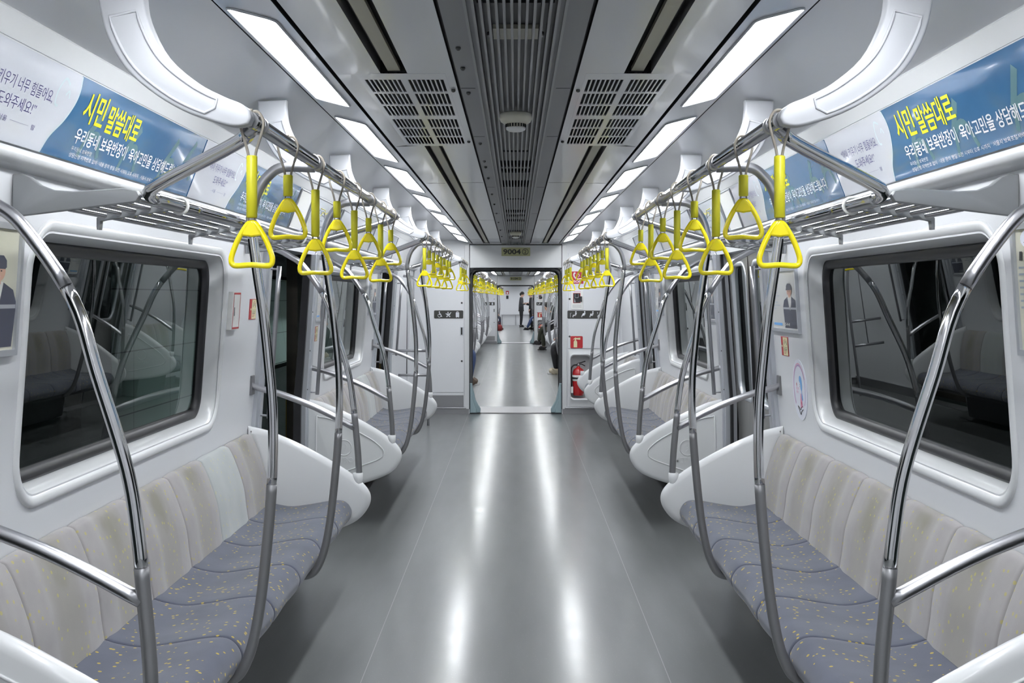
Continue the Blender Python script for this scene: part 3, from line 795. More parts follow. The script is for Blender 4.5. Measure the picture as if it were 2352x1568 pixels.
    fire_extinguisher(W(.806, -1.268, d + .045), ci)

def fire_extinguisher(o, ci):
    root = thing('fire_extinguisher', 'red fire extinguisher with black hose standing in the recess by the %s passage' % ORD[ci], 'fire extinguisher', o)
    mb = MB(); mb.lathe([(.060, 0), (.066, .006), (.068, .03), (.075, .08), (.078, .20), (.078, .275), (.074, .305), (.060, .335), (.036, .352), (.022, .360), (.020, .375)], o, 'redbox', 28); obj('cylinder', mb, root)
    mb = MB(); mb.lathe([(.0785, .188), (.0795, .189), (.0795, .262), (.0785, .263)], o, 'white', 28); lb = setwo(obj('label', mb, root), 'silver and white label band')
    mb = MB(); mb.box(o + Vector((.005, -.0815, .192)), o + Vector((.04, -.079, .206)), 'skyblue'); mb.box(o + Vector((.042, -.076, .190)), o + Vector((.062, -.066, .212)), 'mapyellow')
    fitted_text(mb, 'CE', o + Vector((-.03, -.0805, .245)), (1, 0, 0), (0, 0, 1), .03, .012, 'ink', .01); obj('print', mb, lb)
    mb = MB(); mb.lathe([(.0795, .212), (.0815, .213), (.0815, .236), (.0795, .237)], o, 'black', 28); obj('strap', mb, root)
    mb = MB(); mb.lathe([(.015, .372), (.017, .385), (.017, .40), (.012, .41)], o, 'satin', 14); obj('valve', mb, root)
    mb = MB(); mb.tube([o + Vector(p) for p in ((-.02, 0, .405), (.03, 0, .420), (.085, 0, .438), (.09, 0, .434))], .007, 'black', 8); mb.tube([o + Vector(p) for p in ((-.01, 0, .398), (.04, 0, .402), (.085, 0, .378))], .006, 'black', 8); obj('lever', mb, root)
    mb = MB(); mb.tube(catmull([o + Vector(p) for p in ((-.015, -.01, .392), (-.06, -.02, .388), (-.092, -.03, .35), (-.096, -.035, .26), (-.093, -.035, .16), (-.092, -.035, .11))], 6), .010, 'black', 10); obj('hose', mb, root)
    mb = MB(); mb.box(o + Vector((-.098, -.045, .035)), o + Vector((-.070, -.040, .115)), 'white'); setwo(obj('inspection_tag', mb, root), 'white hanging tag')

end_wall(END, 0); end_wall(36.2, 1)
# far cab wall closing the third car
mb = MB(); mb.poly([W(-1.42, -1.5, 59.5), W(1.42, -1.5, 59.5), W(1.42, .8, 59.5), W(-1.42, .8, 59.5)], 'wall'); struct(obj('wall_cab', mb, fix=False))
mb = MB(); mb.box(W(-.75, -.98, 59.40), W(.75, -.94, 59.44), 'satin'); [mb.box(W(x - .02, -1.5, 59.40), W(x + .02, -.94, 59.47), 'satin') for x in (-.7, 0, .7)]
tag(obj('cab_wall_rail', mb), 'low grey rail along the closed white cab wall at the far end of the train', 'rail')
mb = MB(); mb.box(W(-.52, .12, 59.47), W(-.36, .30, 59.49), 'red'); mb.box(W(-.48, .15, 59.465), W(-.40, .24, 59.471), 'adink'); tag(obj('alarm_sign', mb), 'small red alarm sign on the closed white cab wall', 'sign')
mb = MB(); mb.box(W(-.50, -.12, 59.46), W(-.38, .06, 59.49), 'black', .01); tag(obj('alarm_handset', mb), 'small black handset under the red sign on the cab wall', 'handset')
# ------------------------------------------------------------------ benches
SEATP = [(1.255, -1.050), (1.215, -1.062), (1.143, -1.072), (1.056, -1.062), (.960, -1.046), (.895, -1.042), (.862, -1.056), (.842, -1.085), (.840, -1.110), (.850, -1.135), (.875, -1.146)]
BACKP = [(1.252, -1.050), (1.262, -.987), (1.272, -.907), (1.292, -.835), (1.320, -.760), (1.338, -.722), (1.352, -.704), (1.375, -.700)]
def lobes_seat(u, v): return -.014 * math.exp(-(min(u, 1 - u) / .007) ** 2) - .0022 * math.exp(-(min(u, 1 - u) / .05) ** 2) - .004 * math.exp(-((u - .5) / .25) ** 2) + .003
def lobes_back(u, v):
    e = .8 if v < .9 else .5
    return (-.014 * math.exp(-(min(u, 1 - u) / .007) ** 2) - .006 * math.exp(-(min(u, 1 - u) / .06) ** 2) + .0045 * math.exp(-((u - .20) / .09) ** 2) + .0045 * math.exp(-((u - .80) / .09) ** 2)) * e
def pad(mb, prof, s, z0, z1, lob, m, sgn, nu=34, nv=4):
    P = catmull([(x, y, 0) for x, y in prof], nv); k = len(P); uvl = mb.bm.loops.layers.uv.verify(); rows = []
    for i in range(nu + 1):
        u = i / nu; u2 = .5 - .5 * math.cos(PI * u); r = []
        for j, p in enumerate(P):
            t = P[min(j + 1, k - 1)] - P[max(j - 1, 0)]; t.normalize(); n = Vector((t.y, -t.x, 0)) * sgn
            q = p + n * lob(u2, j / (k - 1)); r.append(W(s * q.x, q.y, z0 + (z1 - z0) * u2))
        rows.append(r)
    vs = mb.sheet(rows, m); bm = mb.bm; ix = {}
    for i, r in enumerate(vs):
        for j, v in enumerate(r): ix[v] = (.5 - .5 * math.cos(PI * i / nu), j / (k - 1))
    for f in bm.faces:
        for l in f.loops:
            if l.vert in ix: l[uvl].uv = ix[l.vert]
    return rows

PANEL = [(1.377, -.664), (1.267, -.690), (1.216, -.710), (1.093, -.765), (.919, -.861), (.821, -.928), (.765, -.982), (.745, -1.030), (.757, -1.082), (.801, -1.138), (.870, -1.178), (1.0, -1.222), (1.20, -1.272), (1.383, -1.31)]
def end_panel(root, s, z0, z1, outer):
    """moulded end panel of a bench between depths z0..z1; outer = -1 or +1, the side with the embossed emblem"""
    P = [(p.x, p.y) for p in catmull([(x, y, 0) for x, y in PANEL], 4)]
    c = (z0 + z1) / 2; h = (z1 - z0) / 2
    mb = MB(); mb.prism(P, lambda u, v, w: W(s * u, v, c + w), [(-h, .030), (-h + .003, .018), (-h + .010, .007), (-h + .022, 0), (h - .022, 0), (h - .010, .007), (h - .003, .018), (h, .030)], 'panel')
    ep = obj('end_panel', mb, root, sharp=math.radians(50))
    mb = MB(); d = c + outer * h
    I = [(1.28, -.785), (1.20, -.80), (1.10, -.845), (.95, -.925), (.875, -.985), (.862, -1.02), (.885, -1.055), (1.0, -1.10), (1.27, -1.19), (1.30, -1.17), (1.30, -.81)]
    mb.tube([W(s * p.x, p.y, d + outer * .0015) for p in catmull([(x, y, 0) for x, y in I], 3, True)], .0045, 'panel', 8, True)
    cx, cy = 1.12, -.985
    mb.tube([W(s * (cx + .050 * math.cos(t)), cy + .050 * math.sin(t), d + outer * .001) for t in [2 * PI * k / 26 for k in range(26)]], .0035, 'panel', 6, True)
    ux = (1, 0, 0) if outer < 0 else (-1, 0, 0)
    for txt, x0, y0, w, hh in (('9', -.018, -.030, .036, .06), ('METRO9', -.085, -.098, .17, .034)):
        o = W(s * cx, cy + y0, d + outer * .0018) + Vector(ux) * x0
        me = text_mesh(txt, 1.0, .01, extrude=0.02); xs = [v.co.x for v in me.vertices]; ys = [v.co.y for v in me.vertices]
        mx = frame_mx(o, ux, (0, 0, 1)) @ Matrix.Diagonal((w / (max(xs) - min(xs)), hh / (max(ys) - min(ys)), .09, 1)) @ Matrix.Translation((-min(xs), -min(ys), 0))
        mb.addmesh(me, mx, 'panel'); bpy.data.meshes.remove(me)
    obj('embossed_emblem', mb, ep, fix=False)
    mb = MB(); b = W(s * .812, -.985, c)    # collar that carries the hoop
    mb.lathe([(.010, 0), (.022, .02), (.026, .05), (.026, .078), (.020, .080)], b, 'panel', 18); obj('pole_collar', mb, ep)

def bench(s, z0, n, label, pale=()):
    p = .4655; z1 = z0 + n * p
    root = thing('bench_seat', label, 'bench', W(s * 1.2, -1.5, (z0 + z1) / 2))
    for k in range(n):
        a, b = z0 + k * p, z0 + (k + 1) * p
        mb = MB(); pad(mb, SEATP, s, a, b, lobes_seat, 'seatfab', 1); obj('seat_cushion', mb, root, fix=False)
        mb = MB(); pad(mb, BACKP, s, a, b, lobes_back, 'backpale' if k in pale else 'backfab', -1); q = obj('backrest', mb, root, fix=False)
        if k in pale: setwo(q, 'paler, cleaner backrest')
    mb = MB(); mb.box(W(min(s * .875, s * 1.38), -1.17, z0), W(max(s * .875, s * 1.38), -1.13, z1), 'under', .004); obj('seat_frame', mb, root)
    mb = MB(); mb.box(W(min(s * 1.20, s * 1.38), -1.48, z0 + .2), W(max(s * 1.20, s * 1.38), -1.17, z1 - .2), 'under', .01); obj('heater_box', mb, root)
    end_panel(root, s, z0 - .055, z0, -1); end_panel(root, s, z1, z1 + .055, 1)
    return root

# poles at the front edge of the seats
POLE = [(.6035, .388), (.70, .388), (.744, .361), (.775, .315), (.793, .249), (.794, .21), (.777, .08), (.7575, -.051), (.742, -.195), (.731, -.325), (.729, -.456), (.734, -.587), (.747, -.744), (.764, -.90), (.784, -1.018), (.806, -1.09), (.836, -1.140), (.88, -1.156), (.92, -1.158)]
def seat_pole(s, z, label, group):
    root = thing('grab_pole', label, 'grab pole', W(s * .75, -1.5, z), group)
    P = catmull([(x, y, 0) for x, y in POLE], 6)
    q = [W(s * p.x, p.y, z) for p in P]
    a = min(range(len(P)), key=lambda i: abs(P[i].y - .19) + (9 if P[i].x < .7 else 0)); b = min(range(len(P)), key=lambda i: abs(P[i].y + .57))
    mb = MB(); mb.tube(q[:a + 1], .0156, 'satin', 16); setwo(obj('arched_top', mb, root), 'satin arched top of the pole')
    mb = MB(); mb.tube(q[a:b + 1], .0153, 'chrome', 16); setwo(obj('polished_shaft', mb, root), 'polished middle of the pole')
    mb = MB(); mb.tube(q[b:], .0162, 'sleeve', 16); setwo(obj('grip_sleeve', mb, root), 'dark grey grip sleeve')
    mb = MB(); mb.tube([W(s * .6035, .402, z - .03), W(s * .6035, .402, z + .03)], .0215, 'satin', 16); obj('rail_collar', mb, root)
    return root

HOOP = [(1.318, .262), (1.232, .244), (1.16, .207), (1.093, .156), (.982, -.006), (.927, -.176), (.863, -.381), (.838, -.53), (.824, -.67), (.812, -.80), (.806, -.915)]
BAR = [(1.372, -.455), (1.30, -.476), (1.213, -.50), (1.078, -.55), (.968, -.60), (.828, -.675)]
def end_hoop(s, z, label, group):
    root = thing('grab_hoop', label, 'grab pole', W(s * .82, -1.5, z), group)
    P = catmull([(x, y, 0) for x, y in HOOP], 6); q = [W(s * p.x, p.y, z) for p in P]
    a = min(range(len(P)), key=lambda i: abs(P[i].y - .03)); b = min(range(len(P)), key=lambda i: abs(P[i].y + .60))
    mb = MB(); mb.tube(q[:a + 1], .0159, 'satin', 16); setwo(obj('arched_top', mb, root), 'satin arched top of the hoop')
    mb = MB(); mb.tube(q[a:b + 1], .0155, 'chrome', 16); setwo(obj('polished_shaft', mb, root), 'polished middle of the hoop')
    mb = MB(); mb.tube(q[b:], .0165, 'sleeve', 16); setwo(obj('grip_sleeve', mb, root), 'dark grey grip sleeve')
    mb = MB(); mb.tube([W(s * p.x, p.y, z) for p in catmull([(x, y, 0) for x, y in BAR], 5)], .0165, 'satin', 16); arm = obj('side_bar', mb, root)
    mb = MB(); mb.box(W(min(s * 1.350, s * 1.366), -.505, z - .035), W(max(s * 1.350, s * 1.366), -.405, z + .035), 'sleeve', .003); obj('wall_bracket', mb, arm)
    mb = MB(); mb.lathe([(.032, 0), (.032, .008), (.02, .010)], W(s * 1.312, .261, z), 'satin', 18, Vector((-s, 0, 0))); obj('wall_flange', mb, root)
    return root

def door_bar(s, z, dz, label, group):
    root = thing('door_grab_bar', label, 'grab bar', W(s * 1.3, -1.5, z), group)
    q = lambda y: W(s * (XW(y) - .075), y, z)
    mb = MB(); mb.tube([q(y) for y in (.16, .0, -.2, -.45, -.64)], .0125, 'satin', 14); obj('bar', mb, root)
    for y in (.145, -.625):
        mb = MB(); mb.tube([q(y), W(s * (XW(y) - .005), y, z + dz)], .006, 'satin', 8); obj('stand_off', mb, root)
    return root

# overhead rail with arms, and the luggage rack
RZ0, RZ1 = 2.556, 5.727
RX, RY = .6035, .402
ARM_UP = [(.836, .7165), (.836, .681), (.826, .621), (.785, .541), (.715, .481), (.655, .449), (.618, .434), (.600, .420), (.594, .402)]
ARM_LO = [(.600, .388), (.622, .383), (.655, .387), (.735, .413), (.805, .451), (.875, .511), (.920, .591), (.938, .670), (.940, .7120)]
def overhead_rail(s, o, label, z1=RZ1, last=True):
    root = thing('overhead_handrail', label, 'handrail', W(s * RX, RY, (RZ0 + z1) / 2 + o))
    mb = MB(); mb.tube([W(s * RX, RY, RZ0 + .022 + o), W(s * RX, RY, z1 - .02 + o)], .0185, 'chrome', 20); obj('rail', mb, root)
    K0, K1 = 2.95, 5.48
    for e, (za, zb) in enumerate(((RZ0 + .06, K0), (z1 - .06, z1 - .22))):
        if e and not last: continue
        P = [W(s * (RX + .01), RY - .018, za + o), W(s * .66, .365, za + (zb - za) * .2 + o), W(s * .90, .290, za + (zb - za) * .78 + o), W(s * .945, .274, za + (zb - za) * .93 + o), W(s * .958, .264, zb + (.02 if not e else -.02) + o), W(s * .955, .258, zb + (.09 if not e else -.09) + o)]
        mb = MB(); mb.tube(catmull(P, 5), .0175, 'chrome', 16); obj('return_pipe', mb, root)
    up = catmull([(x, y, 0) for x, y in ARM_UP], 4); lo = catmull([(x, y, 0) for x, y in ARM_LO], 4)
    out = [(p.x, p.y) for p in up] + [(p.x, p.y) for p in lo]
    zs = [RZ0 + .004, (RZ0 + RZ1) / 2, RZ1 - .004] if last else [RZ0 + .004]
    for z in zs:
        z += o
        mb = MB(); mb.prism(out, lambda u, v, w: W(s * u, v, z + w), [(-.020, .006), (-.018, .0015), (-.015, 0), (.015, 0), (.018, .0015), (.020, .006)], 'arm'); a = obj('support_arm', mb, root, sharp=math.radians(50))
        def even(P, n=25):
            L = [0]
            for p, q in zip(P, P[1:]): L.append(L[-1] + (q - p).length)
            R = []
            for k in range(n):
                t = L[-1] * k / (n - 1); i = max(j for j in range(len(L)) if L[j] <= t + 1e-9); i = min(i, len(P) - 2)
                R.append(P[i].lerp(P[i + 1], (t - L[i]) / max(1e-9, L[i + 1] - L[i])))
            return R
        U, V = even(up), even(lo[::-1]); rg = range(4, 20)
        A = [U[k].lerp(V[k], .19) for k in rg]; B = [U[k].lerp(V[k], .81) for k in rg]
        I = A + [A[-1].lerp(B[-1], .5) + (A[-1] - A[-2]) * .5] + B[::-1]
        mb = MB()
        for w in (-.0205, .0205):
            mb.tube([W(s * p.x, p.y, z + w) for p in I], .0036, 'arm', 8, True)
        obj('raised_border', mb, a)
    for z in (RZ0 + .10, RZ0 + .9, RZ0 + 2.2, RZ1 - .1):
        if z > z1: continue
        mb = MB(); mb.tube([W(s * RX, RY, z - .018 + o), W(s * RX, RY, z + .018 + o)], .0212, 'satin', 16); obj('collar', mb, root)
    return root

def luggage_rack(s, o, label):
    z0, z1 = 2.95 + o, 5.48 + o
    root = thing('luggage_rack', label, 'luggage rack', W(s * 1.15, .19, (z0 + z1) / 2))
    mb = MB(); mb.tube([W(s * .955, .258, z0 + .05), W(s * .955, .258, z1 - .05)], .0185, 'chrome', 18); obj('front_bar', mb, root)
    for k in range(5):
        x = 1.0 + k * .0415; y = .256 - k * .0065
        mb = MB(); mb.tube([W(s * x, y, z0 + .008), W(s * x, y, z1 - .008)], .0085, 'chrome', 10); obj('rod', mb, root)
    E = [(1.308, .318), (1.285, .320), (1.262, .312), (1.235, .290), (1.20, .277), (1.15, .274), (1.02, .282), (.985, .276), (.975, .262), (.985, .246), (1.30, .208), (1.308, .208)]
    for z in (z0, z1):
        mb = MB(); mb.prism(E, lambda u, v, w: W(s * u, v, z + w), [(-.011, .003), (-.008, 0), (.008, 0), (.011, .003)], 'plate'); obj('end_plate', mb, root, sharp=math.radians(45))
    for k in range(3):
        z = z0 + .27 + k * .90
        P = [(1.188, .222), (1.188, .190), (1.180, .190), (1.178, .214), (1.166, .217), (1.0, .243), (.970, .244), (.962, .252), (.968, .260)]
        for q in range(5):
            x = 1.0 + q * .0415; y = .256 - q * .0065; P += [(x - .012, y + .010), (x + .010, y + .007), (x + .0207, y - .004)]
        P = P[:-1]
        mb = MB(); mb.prism(P, lambda u, v, w: W(s * u, v, z + w), [(-.012, 0), (.012, 0)], 'plate', False); obj('cross_bracket', mb, root)
        mb = MB(); mb.tube([W(s * (.955 + .023 * math.cos(t)), .258 + .023 * math.sin(t), z) for t in [2 * PI * j / 20 for j in range(20)]], .0045, 'white', 8, True); setwo(obj('clamp_ring', mb, root), 'white clamp ring')
    return root

# hanging straps: cord, sleeve, link and triangular grip
def hand_strap(s, z, long, label, group, yaw=0.0):
    o = W(s * RX, RY, z); root = thing('hand_strap', label, 'hand strap', o, group)
    t0, t1 = -.080, (-.222 if long else -.136)
    mb = MB()
    for q in (-1, 1):
        mb.tube(catmull([o + Vector((q * .006, q * .004, t0 - .004)), o + Vector((q * .011, q * .006, t0 + .02)), o + Vector((q * .0235, q * .008, -.016)), o + Vector((q * .0235, q * .009, .004)), o + Vector((q * .012, q * .010, .0215)), o + Vector((-q * .004, q * .010, .0225))], 4), .0033, 'cord', 8)
    obj('cord', mb, root)
    mb = MB(); mb.lathe([(.0105, 0), (.0125, -.002), (.0125, t1 - t0 + .002), (.0105, t1 - t0)], o + Vector((0, 0, t0)), 'sleeveY', 18); setwo(obj('sleeve', mb, root), 'olive yellow cord sleeve')
    mb = MB()
    for q in (-1, 1): mb.tube([o + Vector((q * .007, 0, t1 + .004)), o + Vector((q * .009, 0, t1 - .010)), o + Vector((q * .003, 0, t1 - .020))], .0024, 'cord', 6)
    obj('link', mb, root)
    b = o + Vector((0, 0, t1 - .006)); R = Matrix.Rotation(yaw, 3, 'Z')
    P = [(-.005, -.006), (-.014, -.014), (-.033, -.046), (-.0455, -.078), (-.0475, -.092), (-.044, -.1005), (-.034, -.1035), (0, -.1015), (.034, -.1035), (.044, -.1005), (.0475, -.092), (.0455, -.078), (.033, -.046), (.014, -.014), (.005, -.006)]
    mb = MB(); mb.tube([b + R @ Vector((p.x, 0, p.y)) for p in catmull([(x, y, 0) for x, y in P], 4, True)], .0065, 'yellow', 12, True)
    hub = [(-.004, .000), (.004, .000), (.012, -.010), (.0245, -.033), (.017, -.036), (.006, -.037), (0, -.0385), (-.006, -.037), (-.017, -.036), (-.0245, -.033), (-.012, -.010)]
    mb.prism(hub, lambda u, v, w: b + R @ Vector((u, w, v)), [(-.0075, .004), (-.0055, .0005), (0, 0), (.0055, .0005), (.0075, .004)], 'yellow')
    setwo(obj('grip', mb, root), 'bright yellow triangular grip')
    return root

# ------------------------------------------------------------------ place the first car's furniture
PB = 2.537
benches, poles, hoops, rails, racks = {}, {}, {}, {}, {}
for s in (-1, 1):
    nm = SIDE[s]
    benches[s] = bench(s, PB, 7, 'first seven-seat bench, grey cushions and worn backs, on the ' + nm, (5,) if s < 0 else ())
    poles[s] = seat_pole(s, 3.40, 'curved steel grab pole at the first bench, near end, ' + nm, None)
    hoops[s] = end_hoop(s, 2.51, 'steel hoop with side bar at the near end of the first bench, ' + nm, None)
    rails[s] = overhead_rail(s, 0, 'first overhead chrome handrail, above the first bench, ' + nm)
    racks[s] = luggage_rack(s, 0, 'chrome luggage rack with five rods over the first bench, ' + nm)
    dup(poles[s], (0, 1.28, 0), 'curved steel grab pole at the first bench, far end, ' + nm)
    dup(hoops[s], (0, 3.315, 0), 'steel hoop with side bar at the far end of the first bench, ' + nm)
    dup(benches[s], (0, D, 0), 'second seven-seat bench, beyond the first doorway, on the ' + nm)
    dup(poles[s], (0, D, 0), 'curved steel grab pole at the second bench, near end, ' + nm)
    dup(poles[s], (0, D + 1.28, 0), 'curved steel grab pole at the second bench, far end, ' + nm)
    dup(hoops[s], (0, D, 0), 'steel hoop with side bar at the near end of the second bench, ' + nm)
    dup(hoops[s], (0, D + 3.315, 0), 'steel hoop with side bar at the far end of the second bench, ' + nm)
    dup(rails[s], (0, D, 0), 'second overhead chrome handrail, above the second bench, ' + nm)
    dup(racks[s], (0, D, 0), 'chrome luggage rack over the second bench, ' + nm)
    rails[s, 3] = overhead_rail(s, 2 * D, 'short third overhead handrail next to the end wall, ' + nm, 2.556 + 1.75, False)
    for i, z in enumerate((5.95, 7.40, 5.95 + D, 7.40 + D)):
        w = ('near', 'far')[i % 2]
        if i == 0: db = door_bar(s, z, .02, 'vertical grab bar at the near side of the first doorway, ' + nm, None); db0 = db
        else: dup(db0, (0, z - 5.95, 0), 'vertical grab bar at the %s side of the %s doorway, %s' % (w, ORD[i // 2], nm))
    proto = {}
    for st, n in ((0, 8), (1, 8), (2, 4)):
        for k in range(n):
            z = 2.589 + st * D + k * .411 + (.0 if st < 2 else .05)
            lg = k % 2 == 0
            lab = '%s yellow hand strap from the near end of the %s handrail, %s' % (ORD[k], ORD[st], nm)
            lab = lab.replace('yellow', 'long-sleeved yellow' if lg else 'short-sleeved yellow')
            grp = 'hand straps on the %s handrail, %s' % (ORD[st], nm)
            yw = random.uniform(-.10, .10) * (2 if k % 3 == 1 else 1)
            hand_strap(s, z, lg, lab, grp, yw)
end3 = bench(1, PB + 2 * D, 3, 'three-seat priority bench beside the extinguisher end wall')
end_hoop(1, 2.51 + 2 * D, 'steel hoop with side bar at the priority bench near the extinguisher', None)
# wheelchair bay
root = thing('wheelchair_bay_rail', 'grey two-bar rail in the wheelchair bay beside the end wall', 'rail', W(-1.15, -1.5, 13.2))
mb = MB(); mb.tube(catmull([W(-1.31, .24, 13.2), W(-1.2, .22, 13.2), W(-1.10, .10, 13.2), W(-1.04, -.2, 13.2), W(-1.02, -.6, 13.2), W(-1.02, -1.1, 13.2), W(-1.02, -1.5, 13.2)], 5), .0155, 'satin', 12); obj('post', mb, root)
for y in (-.63, -.915):
    mb = MB(); mb.tube([W(-1.37, y, 13.2), W(-1.02, y, 13.2)], .0155, 'satin', 12); obj('bar', mb, root)
mb = MB(); mb.tube([W(-1.30, .2, 13.6), W(-1.31, -.95, 13.6)], .006, 'sleeve', 8); obj('cable_conduit', mb, root)
# ------------------------------------------------------------------ lamps, ceiling fittings
def lamp(s, z, label, group):
    root = thing('ceiling_light', label, 'ceiling light', W(s * .653, .69, z + .635), group)
    sl = lambda x: .673 + (x - .557) * (.046 / .178) - .0035
    mb = MB(); a, b, L = .596, .711, 1.27
    P = rrect(0, L, a, b, .02, 4)
    mb.prism([(u, v) for u, v in P], lambda u, v, w: W(s * v, sl(v) - w, z + u), [(-.0031, .002), (-.0030, 0)], 'lampwhite'); obj('diffuser', mb, root)
    mb = MB(); mb.tube([W(s * v, sl(v) + .001, z + u) for u, v in rrect(-.004, L + .004, a - .004, b + .004, .022, 4)], .0035, 'arm', 6, True); obj('frame', mb, root)
    return root
LZ = 2.787
lamps = {}
for s in (-1, 1):
    for k in range(-4, 7):
        z = LZ + 1.675 * k
        if z > END - 1.0: continue
        lab = ('%s ceiling light panel counted from the near end, ' % ORD[k] if k >= 0 else 'ceiling light panel over the aisle behind the viewer, ') + SIDE[s]
        if k == -4: lamps[s] = lamp(s, z, lab, 'ceiling lights, ' + SIDE[s])
        else: dup(lamps[s], (0, 1.675 * (k + 4), 0), lab)

# return-air grilles
def grille(s):
    z0, z1 = 3.45, 5.10; root = thing('ceiling_grille', 'white slotted ventilation grille in the ceiling, ' + SIDE[s], 'ceiling vent', W(s * .35, .68, (z0 + z1) / 2))
    xs, zs = [], []
    for c in (.2265, .3610):       # two blocks of eight slots
        for k in range(8): xs.append((c + k * .0146, c + k * .0146 + .0098))
    for c in (3.545, 4.335):
        for k in range(3): zs.append((c + k * .245, c + k * .245 + .215))
    X = sorted({.215, .49, *[v for p in xs for v in p]}); Z = sorted({z0, z1, *[v for p in zs for v in p]})
    hx = {p[0] for p in xs}; hz = {p[0] for p in zs}
    mb = MB(); v = {}
    for i, x in enumerate(X):
        for j, z in enumerate(Z): v[i, j] = mb.bm.verts.new(W(s * x, .679, z))
    for i in range(len(X) - 1):
        for j in range(len(Z) - 1):
            if X[i] in hx and Z[j] in hz: continue
            mb.face((v[i, j], v[i + 1, j], v[i + 1, j + 1], v[i, j + 1]), 'ceil')
    g = bmesh.ops.extrude_face_region(mb.bm, geom=mb.bm.faces[:])
    bmesh.ops.translate(mb.bm, verts=[q for q in g['geom'] if isinstance(q, bmesh.types.BMVert)], vec=(0, 0, .004))
    obj('slotted_plate', mb, root)
    mb = MB(); mb.box(W(min(s * .216, s * .489), .715, z0 + .002), W(max(s * .216, s * .489), .725, z1 - .002), 'dark'); obj('filter', mb, root)
    for z in (3.72, 4.95):
        mb = MB(); mb.lathe([(.007, 0), (.007, -.006), (.003, -.009)], W(s * .205, .68, z), 'darkgrey', 10); obj('bolt', mb, root)
for s in (-1, 1): grille(s)

# the grey duct panel down the middle with its long ribs
def duct(d0, d1, near):
    root = thing('ceiling_duct', 'long grey ribbed ventilation duct along the middle of the %s' % ('carriage ceiling' if near else 'next carriage ceiling'), 'ventilation duct', W(0, .67, (d0 + d1) / 2))
    DK = [(1.9, 2.66, .092), (2.98, 3.02, .066), (5.34, 5.40, .066), (5.74, 6.02, .085), (6.10, 6.30, .085), (6.72, 7.12, .09), (7.95, 8.05, .07), (9.0, 9.3, .085), (9.5, 9.75, .085), (10.1, 10.4, .08), (11.7, 12.3, .09), (12.9, 13.6, .09)] if near else []
    mb = MB(); z = [d0] + [v for a in DK for v in a[:2]] + [d1]
    for q in (-1, 1): mb.box(W(min(q * .100, q * .178), .672, d0), W(max(q * .100, q * .178), .70, d1), 'centre')
    for i in range(0, len(z), 2): mb.box(W(-.1, .690, z[i]), W(.1, .70, z[i + 1]), 'centre')
    for a, b, w in DK:
        for q in (-1, 1): mb.box(W(min(q * w, q * .1), .690, a), W(max(q * w, q * .1), .70, b), 'centre')
    mb.box(W(-.1, .735, d0), W(.1, .74, d1), 'dark'); obj('panel', mb, root)
    mb = MB(); k = 2.55
    while k < d1:
        mb.box(W(-.176, .6712, k), W(.176, .673, k + .004), 'gap') if False else [mb.box(W(min(q * .13, q * .176), .6712, k), W(max(q * .13, q * .176), .673, k + .004), 'gap') for q in (-1, 1)]
        k += 1.1 if k < 4 else 2.2
    obj('panel_joint', mb, root)
    mb = MB()
    for k in range(14):
        x = -.117 + k * .018; mb.box(W(x - .0033, .664, d0), W(x + .0033, .690 if abs(x) < .1 else .673, d1), 'rib', 0)
    obj('grille_rib', mb, root)
    if near:
        mb = MB(); mb.box(W(-.058, .677, 2.86), W(.058, .688, 2.98), 'cream')
        for q in (-1, 1): mb.lathe([(.008, 0), (.008, -.008), (.004, -.012)], W(q * .066, .682, 2.92), 'satin', 10)
        setwo(obj('display_window', mb, root), 'small beige unit behind the ribs')
        for z in (3.05, 3.32, 3.72, 4.95, 5.6, 5.85, 6.4, 7.4, 8.2, 9.1, 10.2, 11.4, 12.6):
            mb = MB(); mb.lathe([(.007, 0), (.0075, -.005), (.003, -.010)], W(-.155, .672, z), 'darkgrey', 10); obj('bolt', mb, root)
        for z in (7.7, 9.4):
            mb = MB(); mb.lathe([(.06, .70), (.06, .715), (.02, .72)], W(0, 0, z), 'darkgrey', 16); obj('fan_hub', mb, root)
    return root
duct(-4.5, END - .02, True); duct(15.45, 36.0, False)
def detector(z, label):
    o = W(0, .664, z); root = thing('smoke_detector', label, 'smoke detector', o)
    mb = MB(); mb.lathe([(.050, 0), (.057, -.004), (.059, -.020), (.054, -.032), (.042, -.040), (.038, -.040)], o, 'cream', 28); obj('base', mb, root)
    mb = MB(); mb.lathe([(.034, -.038), (.034, -.052)], o, 'cream', 28)
    for k in range(20):
        t = 2 * PI * k / 20; c = o + Vector((math.cos(t) * .0345, math.sin(t) * .0345, -.045)); mb.box(c - Vector((.0025, .0025, .006)), c + Vector((.0025, .0025, .006)), 'dark')
    obj('vent_ring', mb, root)
    mb = MB(); mb.lathe([(.034, -.052), (.037, -.053), (.035, -.060), (.024, -.066), (.004, -.068)], o, 'white', 28); obj('cap', mb, root)
detector(4.10, 'cream smoke detector on the grey ceiling duct, nearer of two'); detector(11.6, 'cream smoke detector on the grey ceiling duct, close to the end wall')

